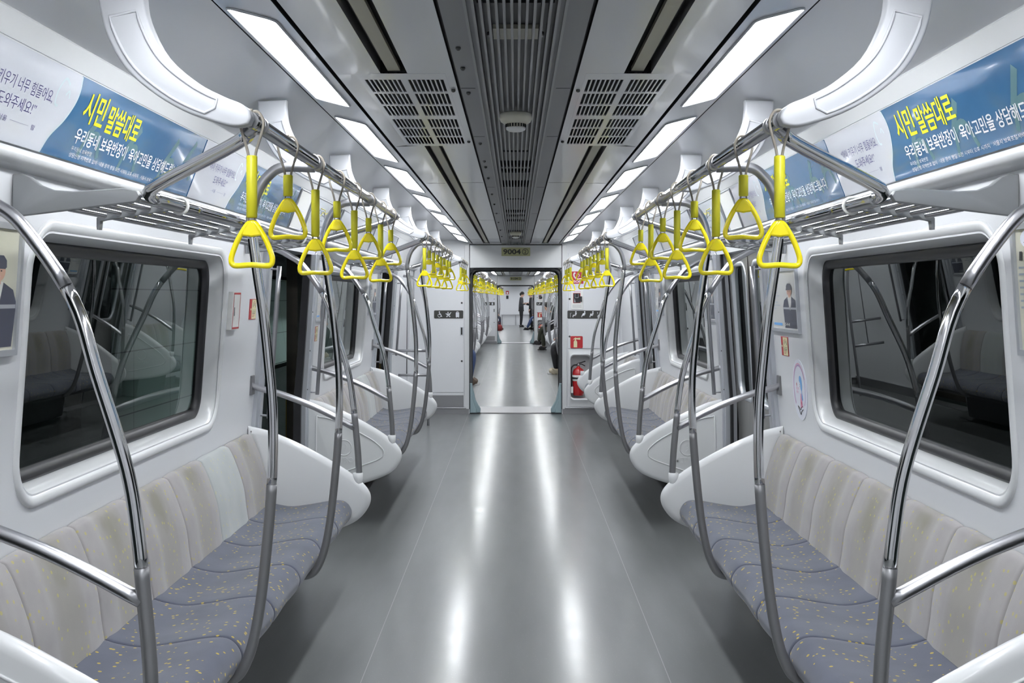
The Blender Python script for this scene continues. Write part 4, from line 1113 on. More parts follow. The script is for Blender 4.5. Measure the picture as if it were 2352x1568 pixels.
# ------------------------------------------------------------------ adverts over the racks
AB, AT = Vector((1.2545, .381)), Vector((1.1735, .597))
SL = (AT - AB).length
def ad(s, z0, z1, label, blank=0):
    """z0 near end, z1 far end; the white third is where a reader starts"""
    L = z1 - z0
    n2 = Vector((-(AT - AB).y, (AT - AB).x)).normalized();  n2 = n2 if n2.x < 0 else -n2
    def pt(u, v, w=0.0):     # u along the reading direction, v up the slope, w off the surface
        q = AB + (AT - AB) * (v / SL) + n2 * (.006 + w)
        return W(s * q.x, q.y, z0 + u if s < 0 else z1 - u)
    root = thing('advert_panel', label, 'advertisement', (pt(0, 0) + pt(L, 0)) / 2)
    ux = pt(1, 0) - pt(0, 0); uy = pt(0, 1) - pt(0, 0); o = lambda u, v, w=.0012: pt(u, v, w)
    mb = MB()
    def quad(P, m, w): mb.poly([pt(u, v, w) for u, v in P], m)
    mb.box((0, 0, 0), (0, 0, 0), 'adblue') if False else None
    b = [pt(0, 0), pt(L, 0), pt(L, SL), pt(0, SL)]; t = [pt(0, 0, -.004), pt(L, 0, -.004), pt(L, SL, -.004), pt(0, SL, -.004)]
    mb.poly(b, 'adblue'); mb.sheet([b, t], 'adblue', False, True); obj('board', mb, root)
    mb = MB(); wv = catmull([(.66, 0, 0), (.635, .05, 0), (.60, .09, 0), (.585, .13, 0), (.60, .18, 0), (.62, SL, 0)], 6)
    wv = catmull([(.56, 0, 0), (.585, .05, 0), (.635, .10, 0), (.665, .15, 0), (.670, .19, 0), (.655, SL, 0)], 6)
    mb.poly([pt(0, 0, .0006), *[pt(p.x, p.y, .0006) for p in wv], pt(0, SL, .0006)], 'adwhite'); setwo(obj('white_field', mb, root, fix=False), 'white wavy-edged third of the advert')
    def stroke(mb, P, wd, m, lift):      # a flat printed stroke
        P = [Vector((p[0], p[1])) for p in P]; A, B = [], []
        for i, p in enumerate(P):
            t = (P[min(i + 1, len(P) - 1)] - P[max(i - 1, 0)]).normalized(); q = Vector((-t.y, t.x)) * wd / 2
            A.append(pt(p.x + q.x, p.y + q.y, lift)); B.append(pt(p.x - q.x, p.y - q.y, lift))
        mb.sheet([A, B], m, False)
    cm = lambda *P: [(p.x, p.y) for p in catmull([(a, b, 0) for a, b in P], 5)]
    mb = MB(); stroke(mb, [(p.x + .003, min(p.y, SL - .002)) for p in wv], .006, 'adteal', .0007)
    stroke(mb, cm((.60, .195), (.565, .205), (.545, .17), (.55, .135), (.57, .13)), .007, 'adteal', .0009); stroke(mb, cm((.595, .165), (.61, .178), (.622, .160)), .006, 'adteal', .0009)
    obj('drawn_head', mb, root, fix=False)
    for a, c, sw in ((.80, .02, .06), (1.12, .015, .07), (1.5, .03, .06), (1.70, .05, .06)):
        mb = MB()
        stroke(mb, cm((a, c), (a + .03, c + sw), (a + .10, c + sw * 1.2), (a + .14, c + .01)), .02, 'adolive', .0004); stroke(mb, [(a + .02, c + sw), (a + .09, c + .15)], .028, 'adolive', .0005)
        obj('faint_doodle', mb, root, fix=False)
    uxn, uyn = ux.normalized(), uy.normalized()
    fl = lambda mb, txt, u, v, w, h, m, bold=0., shear=0., lift=.0014: fitted_text(mb, txt, pt(u, v, lift), uxn, uyn, w, h, m, bold, shear)
    mb = MB(); fl(mb, '시민', .735, .115, .155, .092, 'adyellow', .018); fl(mb, '말씀대로', .915, .110, .275, .085, 'adyellow', .018); setwo(obj('headline', mb, root, fix=False), 'yellow headline lettering')
    mb = MB(); fl(mb, '우리동네 보육반장이', .740, .052, .41, .046, 'adink', .016); obj('subtitle', mb, root, fix=False); mb = MB(); fl(mb, '육아고민을 상담해드립니다', 1.175, .052, .54, .046, 'adink', .016); obj('subtitle', mb, root, fix=False)
    mb = MB(); fl(mb, '우리동네 보육반장', .745, .031, .15, .013, 'adink'); obj('small_print', mb, root, fix=False); mb = MB(); fl(mb, '상담신청 지역번호 없이 · 내용 문의 평일 오전 시부터 오후 시까지   서울시 보육포털서비스', .745, .012, .80, .013, 'adink'); obj('small_print', mb, root, fix=False)
    mb = MB(); fl(mb, '“아이 키우기 너무 힘들어요,', .13, .128, .40, .036, 'adpurple'); obj('quotation', mb, root, fix=False); mb = MB(); fl(mb, '도와주세요!”', .25, .082, .21, .034, 'adpurple'); obj('quotation', mb, root, fix=False); mb = MB(); fl(mb, '- 서울  ────  맘', .27, .048, .22, .014, 'adpurple'); obj('quotation', mb, root, fix=False)
    return root
for s in (-1, 1):
    ad(s, 2.40, 4.285, 'long blue and white advert over the near half of the first rack, ' + SIDE[s])
    ad(s, 4.295, 6.17, 'long blue and white advert over the far half of the first rack, ' + SIDE[s])
    # plain backing and a route map above the first doorway, and more boards beyond
    def board(z0, z1, m, label, nm, cat, lines):
        n2 = Vector((-(AT - AB).y, (AT - AB).x)).normalized(); n2 = n2 if n2.x < 0 else -n2
        def pt(u, v, w=0.):
            q = AB + (AT - AB) * v + n2 * (.006 + w); return W(s * q.x, q.y, z0 + (z1 - z0) * u)
        root = thing(nm, label, cat, (pt(0, 0) + pt(1, 0)) / 2)
        mb = MB(); b = [pt(0, .02), pt(1, .02), pt(1, .98), pt(0, .98)]; t = [pt(0, .02, -.004), pt(1, .02, -.004), pt(1, .98, -.004), pt(0, .98, -.004)]
        mb.poly(b, m); mb.sheet([b, t], m, False, True); obj('sheet', mb, root)
        mb = MB(); mb.tube([pt(u, v, .002) for u, v in ((0, .02), (1, .02), (1, .98), (0, .98))], .005, 'alu', 6, True); obj('edge_strip', mb, root)
        if lines:
            mb = MB(); R = random.Random(int(z0 * 10))
            for k in range(9):
                u, v = R.uniform(.08, .5), R.uniform(.15, .85); P = [(u, v)]
                for q in range(4):
                    u += R.uniform(.04, .14); v = min(.9, max(.1, v + R.choice((-.12, 0, .12)))); P.append((min(u, .95), v))
                mb.tube([pt(u, v, .001) for u, v in P], .0022, 'mapyellow' if k in (2, 5) else 'mapgrey', 4)
            obj('map_line', mb, root)
            mb = MB()
            for k in range(60):
                u, v = R.uniform(.05, .95), R.uniform(.1, .9); a = R.uniform(.01, .03)
                mb.poly([pt(u, v, .0015), pt(u + a, v, .0015), pt(u + a, v + .015, .0015), pt(u, v + .015, .0015)], 'mapgrey')
            obj('station_name', mb, root)
        return root
    board(6.62, 7.62, 'greenmap', 'pale rail network map over the first doorway, ' + SIDE[s], 'route_map', 'map', True)
    board(6.20, 6.56, 'white', 'plain white board between the adverts and the route map, ' + SIDE[s], 'blank_board', 'board', False)
    board(7.72, 9.5, 'adwhite', 'pale advert board over the near half of the second rack, ' + SIDE[s], 'advert_panel', 'advertisement', False)
    board(9.52, 11.3, 'greenmap', 'bluish advert board over the far half of the second rack, ' + SIDE[s], 'advert_panel', 'advertisement', False)

# ------------------------------------------------------------------ posters and small things on the wall piers
def pier(s, u, y, w=0.0):   # u is the depth; on the wall surface
    return W(s * (XW(y) - w), y, u)
def poster(s, z0, z1, y0, y1, label, kind):
    root = thing('framed_poster', label, 'poster', pier(s, (z0 + z1) / 2, y0, .01))
    mb = MB(); mb.sheet([[pier(s, z, y, .008) for y in (y0, y1)] for z in (z0, z1)], 'poster' if kind != 'w' else 'posterw', False); obj('sheet', mb, root, fix=False)
    mb = MB()
    for a, b in (((z0, y0), (z1, y0)), ((z1, y0), (z1, y1)), ((z1, y1), (z0, y1)), ((z0, y1), (z0, y0))):
        P = []
        for (z, y), q in ((a, 1), (b, 1)):
            cz, cy = (z0 + z1) / 2, (y0 + y1) / 2
            iz = z + (.016 if z < cz else -.016); iy = y + (.016 if y < cy else -.016)
            P.append([pier(s, z, y, 0), pier(s, z, y, .016), pier(s, iz, iy, .016), pier(s, iz, iy, .006)])
        mb.sheet(P, 'alu', False)
    obj('frame', mb, root)
    w = z1 - z0; h = y1 - y0
    Z = lambda f: z0 + w * f if s < 0 else z1 - w * f     # f runs in the reading direction
    Y = lambda f: y0 + h * f
    def flat(mb, P, m, l): mb.poly([pier(s, Z(a), Y(b), .009 + l) for a, b in P], m)
    def ell(mb, a, b, ra, rb, m, l): flat(mb, [(a + ra * math.cos(2 * PI * k / 18), b + rb * math.sin(2 * PI * k / 18)) for k in range(18)], m, l)
    mb = MB(); cx = .72
    flat(mb, [(cx - .22, .07), (cx + .22, .07), (cx + .25, .40), (cx + .20, .50), (cx + .06, .56), (cx - .06, .56), (cx - .20, .50), (cx - .25, .40)], 'navy', .0004)
    flat(mb, [(cx - .07, .56), (cx + .07, .56), (cx + .03, .38), (cx, .34), (cx - .03, .38)], 'posterw', .0008)
    ell(mb, cx, .635, .085, .075, 'skinprint', .0012); flat(mb, [(cx - .035, .54), (cx + .035, .54), (cx + .03, .60), (cx - .03, .60)], 'skinprint', .0010)
    flat(mb, [(cx - .095, .665), (cx + .095, .665), (cx + .09, .72), (cx + .05, .755), (cx - .05, .755), (cx - .09, .72)], 'navy', .0016); flat(mb, [(cx - .11, .655), (cx + .08, .655), (cx + .09, .675), (cx - .10, .68)], 'navy', .0018)
    for e in (-.03, .03): ell(mb, cx + e, .640, .010, .006, 'ink', .0016)
    ell(mb, cx, .597, .024, .005, 'pink', .0016)
    flat(mb, [(cx - .24, .36), (cx + .24, .36), (cx + .24, .39), (cx - .24, .39)], 'alu', .0008)
    setwo(obj('printed_figure', mb, root, fix=False), 'printed figure in a dark cap and waistcoat')
    mb = MB()
    if kind == 'w':
        ell(mb, .45, .60, .34, .30, 'posterw', .0002)
    for k in range(7): flat(mb, [(.06, .66 - k * .05), (.20 + .08 * (k % 3), .66 - k * .05), (.20 + .08 * (k % 3), .675 - k * .05), (.06, .675 - k * .05)], 'mapgrey', .0004)
    flat(mb, [(.08, .10), (.40, .10), (.40, .14), (.08, .14)], 'skyblue', .0004)
    fitted_text(mb, '1020' if kind != 'w' else '1544', pier(s, Z(.46), Y(.10), .011), (0, -s if True else 1, 0), (0, 0, 1), w * .22, h * .05, 'posterw')
    fitted_text(mb, '10', pier(s, Z(.08), Y(.72), .011), (0, -s, 0), (0, 0, 1), w * .2, h * .07, 'ink', .02); ell(mb, .2, .88, .10, .07, 'stickerw', .0004); fitted_text(mb, '노', pier(s, Z(.15), Y(.85), .011), (0, -s, 0), (0, 0, 1), w * .1, h * .05, 'navy', .02)
    obj('printed_text', mb, root, fix=False)
    return root
poster(-1, 2.55, 3.005, -.155, .19, 'framed poster of a capped attendant beside the dark window, near pier, wheelchair-sign side', 'p')
poster(1, 2.52, 2.985, -.155, .19, 'framed cream poster beside the dark window, near pier, extinguisher side', 'p')
poster(1, 5.30, 5.86, -.175, .14, 'framed poster of an attendant in a waistcoat, above the small red sticker, extinguisher side', 'w')
poster(-1, 7.50, 7.90, -.17, .15, 'framed poster on the pier just past the first doorway, wheelchair-sign side', 'w')
poster(1, 7.50, 7.90, -.17, .15, 'framed poster on the pier just past the first doorway, extinguisher side', 'w')
poster(-1, 10.22, 10.74, -.17, .15, 'framed poster on the pier before the second doorway, wheelchair-sign side', 'w')
poster(1, 10.22, 10.74, -.17, .15, 'framed poster on the pier before the second doorway, extinguisher side', 'w')

def notice(s, z0, z1, y0, y1, label):
    root = thing('door_notice_sticker', label, 'sticker', pier(s, (z0 + z1) / 2, y0, .004))
    Z = lambda f: z0 + (z1 - z0) * f if s < 0 else z1 - (z1 - z0) * f; Y = lambda f: y0 + (y1 - y0) * f
    def flat(mb, P, m, l): mb.poly([pier(s, Z(a), Y(b), .003 + l) for a, b in P], m)
    mb = MB(); b = [pier(s, Z(a), Y(c), .003) for a, c in ((0, 0), (1, 0), (1, 1), (0, 1))]; t = [pier(s, Z(a), Y(c), 0) for a, c in ((0, 0), (1, 0), (1, 1), (0, 1))]
    mb.poly(b, 'red'); mb.sheet([b, t], 'red', False, True); obj('backing', mb, root)
    mb = MB(); flat(mb, [(.30, .03), (.97, .03), (.97, .97), (.30, .97)], 'pale', .0006); obj('cream_field', mb, root, fix=False)
    mb = MB()
    for k, wd in enumerate((.5, .45, .38, .3)): flat(mb, [(.38, .35 - k * .075), (.38 + wd, .35 - k * .075), (.38 + wd, .375 - k * .075), (.38, .375 - k * .075)], 'ink' if k < 2 else 'red', .001)
    flat(mb, [(.38, .44), (.92, .44), (.92, .455), (.38, .455)], 'ink', .001)
    for a, c in ((.45, .60), (.62, .66), (.80, .58)):
        flat(mb, [(a, c), (a + .05, c), (a + .05, c + .16), (a, c + .16)], 'ink', .001); flat(mb, [(a - .02, c + .18), (a + .06, c + .18), (a + .06, c + .23), (a - .02, c + .23)], 'red', .001)
    flat(mb, [(.08, .45), (.22, .45), (.22, .55), (.08, .55)], 'pale', .001)
    obj('print', mb, root, fix=False)
notice(-1, 5.66, 5.80, -.115, -.012, 'small red and cream door notice beside the red-rimmed white box, wheelchair-sign side')
notice(1, 5.58, 5.72, -.295, -.200, 'small red and cream door notice below the framed poster, extinguisher side')
notice(-1, 7.55, 7.67, -.300, -.200, 'small cream door notice past the first doorway, wheelchair-sign side')
# white box with a red rim
s = -1; root = thing('emergency_valve_box', 'narrow white box with a red rim and slot handle on the pier, wheelchair-sign side', 'emergency box', pier(-1, 5.32, -.155, .02))
z0, z1, y0, y1 = 5.235, 5.39, -.155, .022
mb = MB(); b = [pier(s, a, c, .022) for a, c in ((z0, y0), (z1, y0), (z1, y1), (z0, y1))]; t = [pier(s, a, c, -.002) for a, c in ((z0, y0), (z1, y0), (z1, y1), (z0, y1))]
mb.poly(b, 'white'); mb.sheet([b, t], 'white', False, True); obj('box_body', mb, root)
mb = MB()
for a0, a1, c0, c1 in ((.08, .92, .93, .98), (.08, .92, .02, .07), (.08, .13, .02, .98), (.87, .92, .02, .98)):
    mb.poly([pier(s, z0 + (z1 - z0) * a, y0 + (y1 - y0) * c, .0228) for a, c in ((a0, c0), (a1, c0), (a1, c1), (a0, c1))], 'red')
obj('red_rim', mb, root, fix=False)
mb = MB(); mb.sheet([[pier(s, z0 + .030, y, .024) for y in (-.09, -.05)], [pier(s, z0 + .042, y, .024) for y in (-.09, -.05)]], 'ink', False); obj('slot_handle', mb, root, fix=False)
# oval sticker about pregnant passengers
s = 1; root = thing('oval_sticker', 'oval white and lilac sticker of a blue-haired figure above the bench, extinguisher side', 'sticker', pier(1, 5.48, -.60, .004))
cz, cy, ra, rb = 5.405, -.445, .135, .145
def Q(a, c, l): return pier(1, cz - a * ra, cy + c * rb, .003 + l)
mb = MB(); P = [(math.cos(2 * PI * k / 40), math.sin(2 * PI * k / 40)) for k in range(40)]
mb.poly([Q(a, c, 0) for a, c in P], 'stickerw'); mb.sheet([[Q(a, c, 0) for a, c in P], [Q(a, c, -.003) for a, c in P]], 'stickerw', False, True); obj('disc', mb, root)
mb = MB(); arc = [math.radians(-42 + 264 * k / 40) for k in range(41)]
mb.sheet([[Q(r * math.cos(t), r * math.sin(t) + .04, .0006) for t in arc] for r in (.74, .80)], 'lilac', False); mb.sheet([[Q(r * math.cos(t), r * math.sin(t) + .04, .0006) for t in arc[10:]] for r in (.81, .84)], 'pink', False); obj('ring', mb, root, fix=False)
mb = MB()
hair = [(-.02, .30), (.05, .45), (.22, .46), (.36, .34), (.38, .10), (.30, -.05), (.38, -.18), (.40, -.30), (.30, -.34), (.22, -.24), (.24, -.05), (.14, .06), (.10, .22)]
mb.poly([Q(p.x, p.y, .0008) for p in catmull([(a, c, 0) for a, c in hair], 3, True)], 'skyblue')
mb.poly([Q(a, c, .0007) for a, c in ((.02, .22), (.14, .20), (.20, .02), (.12, -.06), (.02, .0), (-.04, .08))], 'stickerw')
mb.poly([Q(a, c, .0007) for a, c in ((.10, -.10), (.20, -.12), (.34, -.55), (.02, -.60), (.04, -.35))], 'pink'); mb.poly([Q(a, c, .0010) for a, c in ((.12, -.42), (.17, -.36), (.22, -.42), (.17, -.52))], 'red')
hd = [(-.34, -.55), (-.26, -.60), (-.05, -.78), (.05, -.80), (.10, -.72), (.36, -.62)]
mb.tube([Q(p.x, p.y, .0008) for p in catmull([(a, c, 0) for a, c in hd], 4)], .0016, 'ink', 5); mb.tube([Q(p.x, p.y, .0008) for p in catmull([(-.34, -.55, 0), (-.20, -.58, 0), (.0, -.66, 0), (.1, -.58, 0), (.3, -.52, 0)], 4)], .0014, 'ink', 5)
mb.poly([Q(a, c, .0008) for a, c in ((-.42, .17), (-.36, .24), (-.32, .17), (-.36, .06))], 'red')
for a, c in ((.04, .10), (.03, .16)): mb.poly([Q(a, c, .0011), Q(a + .03, c, .0011), Q(a + .03, c + .03, .0011), Q(a, c + .03, .0011)], 'ink')
obj('drawing', mb, root, fix=False)
mb = MB()
for k, (t, u) in enumerate((('임산부', -.02), ('먼저', -.14))): fitted_text(mb, t, Q(-.46, u, .001), (0, -1, 0), (0, 0, 1), .050 - .012 * k, .014, 'pink', .01)
obj('lettering', mb, root, fix=False)
# ------------------------------------------------------------------ people
def skin_mesh(nodes, edges, root, sub=1):
    """nodes {name: (pos, radius)} -> evaluated smooth mesh of a skinned skeleton"""
    names = list(nodes); ix = {n: i for i, n in enumerate(names)}
    me = bpy.data.meshes.new('sk'); me.from_pydata([nodes[n][0] for n in names], [(ix[a], ix[b]) for a, b in edges], [])
    o = bpy.data.objects.new('sk', me); C.objects.link(o)
    o.modifiers.new('Skin', 'SKIN'); o.modifiers['Skin'].use_smooth_shade = True
    for n in names:
        r = nodes[n][1]; v = me.skin_vertices[0].data[ix[n]]
        v.radius = (r * 1.28, r * 1.28) if isinstance(r, (int, float)) else (r[0] * 1.28, r[1] * 1.28)
        v.use_root = (n == root)
    m = o.modifiers.new('Sub', 'SUBSURF'); m.levels = m.render_levels = sub
    dg = bpy.context.evaluated_depsgraph_get(); ev = bpy.data.meshes.new_from_object(o.evaluated_get(dg))
    bpy.data.objects.remove(o); bpy.data.meshes.remove(me)
    return ev

def person(loc, face, label, J, top, legs, shoe, shoe_sole, hair_long=False, cat='person', skirt=None):
    """loc: floor point under the pelvis; face: heading angle of the body (0 = away from the camera); J: joints in local metres (side, forward, up)"""
    root = thing('person', label, cat, loc)
    R = Matrix.Translation(Vector(loc)) @ Matrix.Rotation(face, 4, 'Z')
    j = {k: Vector(v) for k, v in J.items()}
    hd = j['head']; look = (j['nose'] - hd).normalized()
    side = Vector((1, 0, 0)); up = side.cross(look).normalized()
    # ---- body: one continuous surface
    n = {'pelvis': (j['pelvis'], (.115, .095)), 'waist': (j['waist'], (.11, .085)), 'chest': (j['chest'], (.135, .10)), 'neck0': (j['neck'], .055), 'neck1': (j['neck'].lerp(hd, .45), .05),
         'jaw': (hd - up * .045 + look * .02, (.058, .066)), 'skull': (hd + up * .015, (.074, .088)), 'crown': (hd + up * .075 - look * .01, (.058, .068))}
    e = [('pelvis', 'waist'), ('waist', 'chest'), ('chest', 'neck0'), ('neck0', 'neck1'), ('neck1', 'jaw'), ('jaw', 'skull'), ('skull', 'crown')]
    for q, s in (('l', -1), ('r', 1)):
        S, E, Wr, Hp, K, A, T = (j[k + q] for k in ('sh', 'el', 'wr', 'hip', 'kn', 'an', 'toe'))
        n.update({'sh' + q: (S, .052), 'ua' + q: (S.lerp(E, .5), .045), 'el' + q: (E, .038), 'fa' + q: (E.lerp(Wr, .4), .036), 'wr' + q: (Wr, .025),
                  'hip' + q: (Hp, .085), 'th' + q: (Hp.lerp(K, .5), .075), 'kn' + q: (K, .055), 'ca' + q: (K.lerp(A, .35), .055), 'an' + q: (A, .034), 'bf' + q: (T - Vector((0, 0, .012)), .018)})
        hdir = (j['ha' + q] - Wr).normalized(); lat = hdir.cross(Vector((0, 0, 1))); lat = lat.normalized() if lat.length > .1 else Vector((1, 0, 0)); nrm = lat.cross(hdir)
        pm = Wr + hdir * .05; n['pa' + q] = (pm, (.034, .018))
        e += [('chest', 'sh' + q), ('sh' + q, 'ua' + q), ('ua' + q, 'el' + q), ('el' + q, 'fa' + q), ('fa' + q, 'wr' + q), ('wr' + q, 'pa' + q), ('pelvis', 'hip' + q), ('hip' + q, 'th' + q), ('th' + q, 'kn' + q), ('kn' + q, 'ca' + q), ('ca' + q, 'an' + q), ('an' + q, 'bf' + q)]
        for k, (o, L) in enumerate(((-.028, .062), (-.010, .074), (.009, .070), (.026, .056))):
            a = pm + hdir * .035 + lat * o; b = a + hdir * L * .55 - nrm * .012; c = b + hdir * L * .35 - nrm * .026
            n.update({'f%d0%s' % (k, q): (a, .0095), 'f%d1%s' % (k, q): (b, .0085), 'f%d2%s' % (k, q): (c, .0075)})
            e += [('pa' + q, 'f%d0%s' % (k, q)), ('f%d0%s' % (k, q), 'f%d1%s' % (k, q)), ('f%d1%s' % (k, q), 'f%d2%s' % (k, q))]
        a = Wr + hdir * .03 - lat * .034 * s; b = a + hdir * .035 - lat * .014 * s - nrm * .012
        n.update({'t0' + q: (a, .011), 't1' + q: (b, .009)}); e += [('wr' + q, 't0' + q), ('t0' + q, 't1' + q)]
    bare = {'jaw', 'skull', 'crown', 'neck1'}
    nb = {k: (v if k in bare or k[0] == 'f' and k[1].isdigit() or k[:2] in ('t0', 't1', 'pa', 'wr') else (v[0], tuple(x * .78 for x in v[1]) if isinstance(v[1], tuple) else v[1] * .78)) for k, v in n.items()}
    me = skin_mesh(nb, e, 'pelvis', 2); mb = MB(); mb.addmesh(me, R, 'skin')
    for f in mb.bm.faces: f.smooth = True
    # face relief joined into the same surface
    rp = lambda p: R @ p
    c = rp(hd + look * .095 + up * .0); mb.ball(c, .013, 'skin', (1, 1, 1.5), 10, 8)
    for s in (-1, 1): mb.ball(rp(hd + side * .078 * s - look * .005), .020, 'skin', (.5, 1, 1.4), 10, 8)
    body = obj('body', mb, root)
    mb = MB()
    for s in (-1, 1): mb.ball(rp(hd + look * .088 + side * .030 * s + up * .022), .009, 'hair', (1, 1, .7), 8, 6); mb.ball(rp(hd + look * .090 + side * .032 * s + up * .042), .014, 'hair', (1, .6, .3), 8, 6)
    setwo(obj('eyes_and_brows', mb, root), 'dark eyes and brows')
    mb = MB(); mb.ball(rp(hd + look * .086 - up * .042), .018, 'redbag', (1, .5, .35), 8, 6); obj('mouth', mb, root)
    # ---- clothes follow the body
    def cloth(name, keep, grow, m, ends={}):
        nn = {k: (v[0], tuple(x + grow for x in v[1]) if isinstance(v[1], tuple) else v[1] + grow) for k, v in n.items() if k in keep}; nn.update(ends)
        ee = [x for x in e if x[0] in nn and x[1] in nn] + [('pelvis', q) for q in ends]
        me = skin_mesh(nn, ee, 'pelvis', 2); mb = MB(); mb.addmesh(me, R, m)
        for f in mb.bm.faces: f.smooth = True
        return obj(name, mb, root)
    cloth('jacket', {'pelvis', 'waist', 'chest', 'neck0', 'shl', 'shr', 'ual', 'uar', 'ell', 'elr', 'fal', 'far', 'wrl', 'wrr', 'hem'}, .012, top, {'hem': (j['hem'], (.135, .115))})
    cloth('trousers', {'pelvis', 'waist', 'hipl', 'hipr', 'thl', 'thr', 'knl', 'knr', 'cal', 'car', 'anl', 'anr'}, .006, legs)
    for q in ('l', 'r'):
        A, T = j['an' + q], j['toe' + q]; f = (T - A); f.z = 0; f.normalize()
        g = {'pelvis': (A - Vector((0, 0, .01)), .052), 'heel': (A - f * .045 - Vector((0, 0, .042)), (.044, .046)), 'mid': (A + f * .06 - Vector((0, 0, .036)), (.046, .052)), 'tip': (A + f * .15 - Vector((0, 0, .048)), (.042, .040))}
        me = skin_mesh(g, [('pelvis', 'heel'), ('pelvis', 'mid'), ('mid', 'tip')], 'pelvis', 2); mb = MB(); mb.addmesh(me, R, shoe); sh = obj('shoe', mb, root)
        mb = MB(); lat = Vector((f.y, -f.x, 0)); zb = A.z - .088
        P = [(-.080, -.024), (-.080, .024), (.02, .036), (.12, .038), (.175, .018), (.175, -.018), (.12, -.038), (.02, -.036)]
        mb.prism(P, lambda u, v, w: R @ (Vector((A.x, A.y, 0)) + f * u + lat * v + Vector((0, 0, zb + w))), [(0, 0), (.024, 0)], shoe_sole, False); obj('sole', mb, sh)
    # ---- hair
    mb = MB(); mb.ball(rp(hd + up * .045 - look * .028), .108, 'hair', (.93, .98, .92), 18, 12); mb.ball(rp(hd - look * .06 - up * .02), .078, 'hair', (1, .7, 1.1), 14, 10)
    if hair_long:
        mb.ball(rp(hd - look * .055 - up * .14), .092, 'hair', (1.1, .6, 1.7), 16, 12)
    obj('hair', mb, root)
    return root, R

def seated(kn=.0, leg=(.40, .42), cross=False, lean=0.0, spread=.09, stretch=0.0):
    J = dict(pelvis=(0, .12, .59), waist=(0, .11 + lean * .4, .70), chest=(0, .11 + lean, .90), neck=(0, .13 + lean * 1.3, 1.06), head=(0, .18 + lean * 1.5, 1.20), nose=(0, .27 + lean * 1.5, 1.15), hem=(0, .15, .555))
    for q, s in (('l', -1), ('r', 1)):
        J['sh' + q] = (s * .175, .11 + lean * 1.1, .99); J['el' + q] = (s * .21, .14 + lean, .74); J['wr' + q] = (s * .09, .32 + lean, .70); J['ha' + q] = (s * .05, .40 + lean, .69)
        J['hip' + q] = (s * .095, .14, .565); J['kn' + q] = (s * spread, .45, .545); J['an' + q] = (s * spread, .40 + stretch, .09); J['toe' + q] = (s * spread * 1.1, .52 + stretch, .05)
    if cross: J['knl'] = (.02, .46, .62); J['anl'] = (.18, .54, .24); J['toel'] = (.22, .66, .21)
    return J
def standing():
    J = dict(hem=(0, .0, .83), pelvis=(0, 0, .93), waist=(0, .0, 1.10), chest=(0, .0, 1.30), neck=(0, .015, 1.47), head=(0, .055, 1.60), nose=(0, .14, 1.545))
    for q, s in (('l', -1), ('r', 1)):
        J['sh' + q] = (s * .185, .0, 1.40); J['el' + q] = (s * .22, .03, 1.12); J['wr' + q] = (s * .10, .26, 1.17); J['ha' + q] = (s * .04, .36, 1.22)
        J['hip' + q] = (s * .09, 0, .90); J['kn' + q] = (s * .095, .01, .49); J['an' + q] = (s * .10, -.02, .09); J['toe' + q] = (s * .11, .11, .05)
    return J
FR = -PI / 2; FL = PI / 2      # facing +x / -x
p1, R1 = person(W(.27, -1.5, 55.7), FR, 'person in a dark grey suit standing side-on in the aisle, looking down at a phone', standing(), 'suit', 'blackcloth', 'shoe', 'shoe')
mb = MB(); c = R1 @ Vector((0, .40, 1.25)); mb.box(c - Vector((.008, .036, .07)), c + Vector((.008, .036, .07)), 'black', .004, Matrix.Rotation(.5, 3, 'Y')); tag(obj('phone', mb), 'dark phone held by the standing person in the suit', 'phone')
J = standing(); J['wrl'] = (-.2, .08, .92); J['hal'] = (-.2, .12, .84)
person(W(.72, -1.5, 51.6), FL, 'person in a black coat standing half hidden behind the far passage frame', J, 'blackcloth', 'blackcloth', 'shoe', 'shoe')
person(W(1.19, -1.5, 50.9), FL, 'seated person with outstretched blue jeans in the third carriage, extinguisher side', seated(stretch=.28, lean=.0), 'navycloth', 'jeans', 'shoe', 'shoe')
person(W(1.19, -1.5, 31.7), FL, 'seated long-haired person in dark jacket with olive trousers and crossed legs', seated(cross=True, lean=.07), 'blackcloth', 'olivecloth', 'shoe', 'shoe', True)
person(W(1.19, -1.5, 22.0), FL, 'seated person in black trousers and beige trainers, mostly behind the passage frame', seated(spread=.10), 'greycloth', 'blackcloth', 'beigeshoe', 'whitecloth')
person(W(-1.19, -1.5, 19.32), FR, 'seated person whose brown trainer shows past the passage frame, wheelchair-sign side', seated(spread=.11), 'navycloth', 'jeans', 'brownshoe', 'whitecloth')
person(W(-1.19, -1.5, 50.6), FR, 'seated person in dark trousers with feet out in the far aisle, wheelchair-sign side', seated(stretch=.10), 'olivecloth', 'navycloth', 'shoe', 'whitecloth')
person(W(-1.19, -1.5, 52.2), FR, 'second seated person in dark clothes further down the third carriage, wheelchair-sign side', seated(stretch=.04), 'greycloth', 'blackcloth', 'redbag', 'whitecloth')
root = thing('bag', 'dark red bag on the floor by the far seated person, wheelchair-sign side', 'bag', W(-.72, -1.5, 49.9))
mb = MB(); o = W(-.72, -1.5, 49.9); mb.lathe([(.10, 0), (.13, .03), (.14, .12), (.12, .22), (.06, .27)], o, 'redbag', 16); obj('sack', mb, root)
mb = MB(); mb.tube(catmull([o + Vector((-.06, 0, .25)), o + Vector((-.03, 0, .36)), o + Vector((.03, 0, .36)), o + Vector((.06, 0, .25))], 5), .009, 'redbag', 8); obj('handle', mb, root)

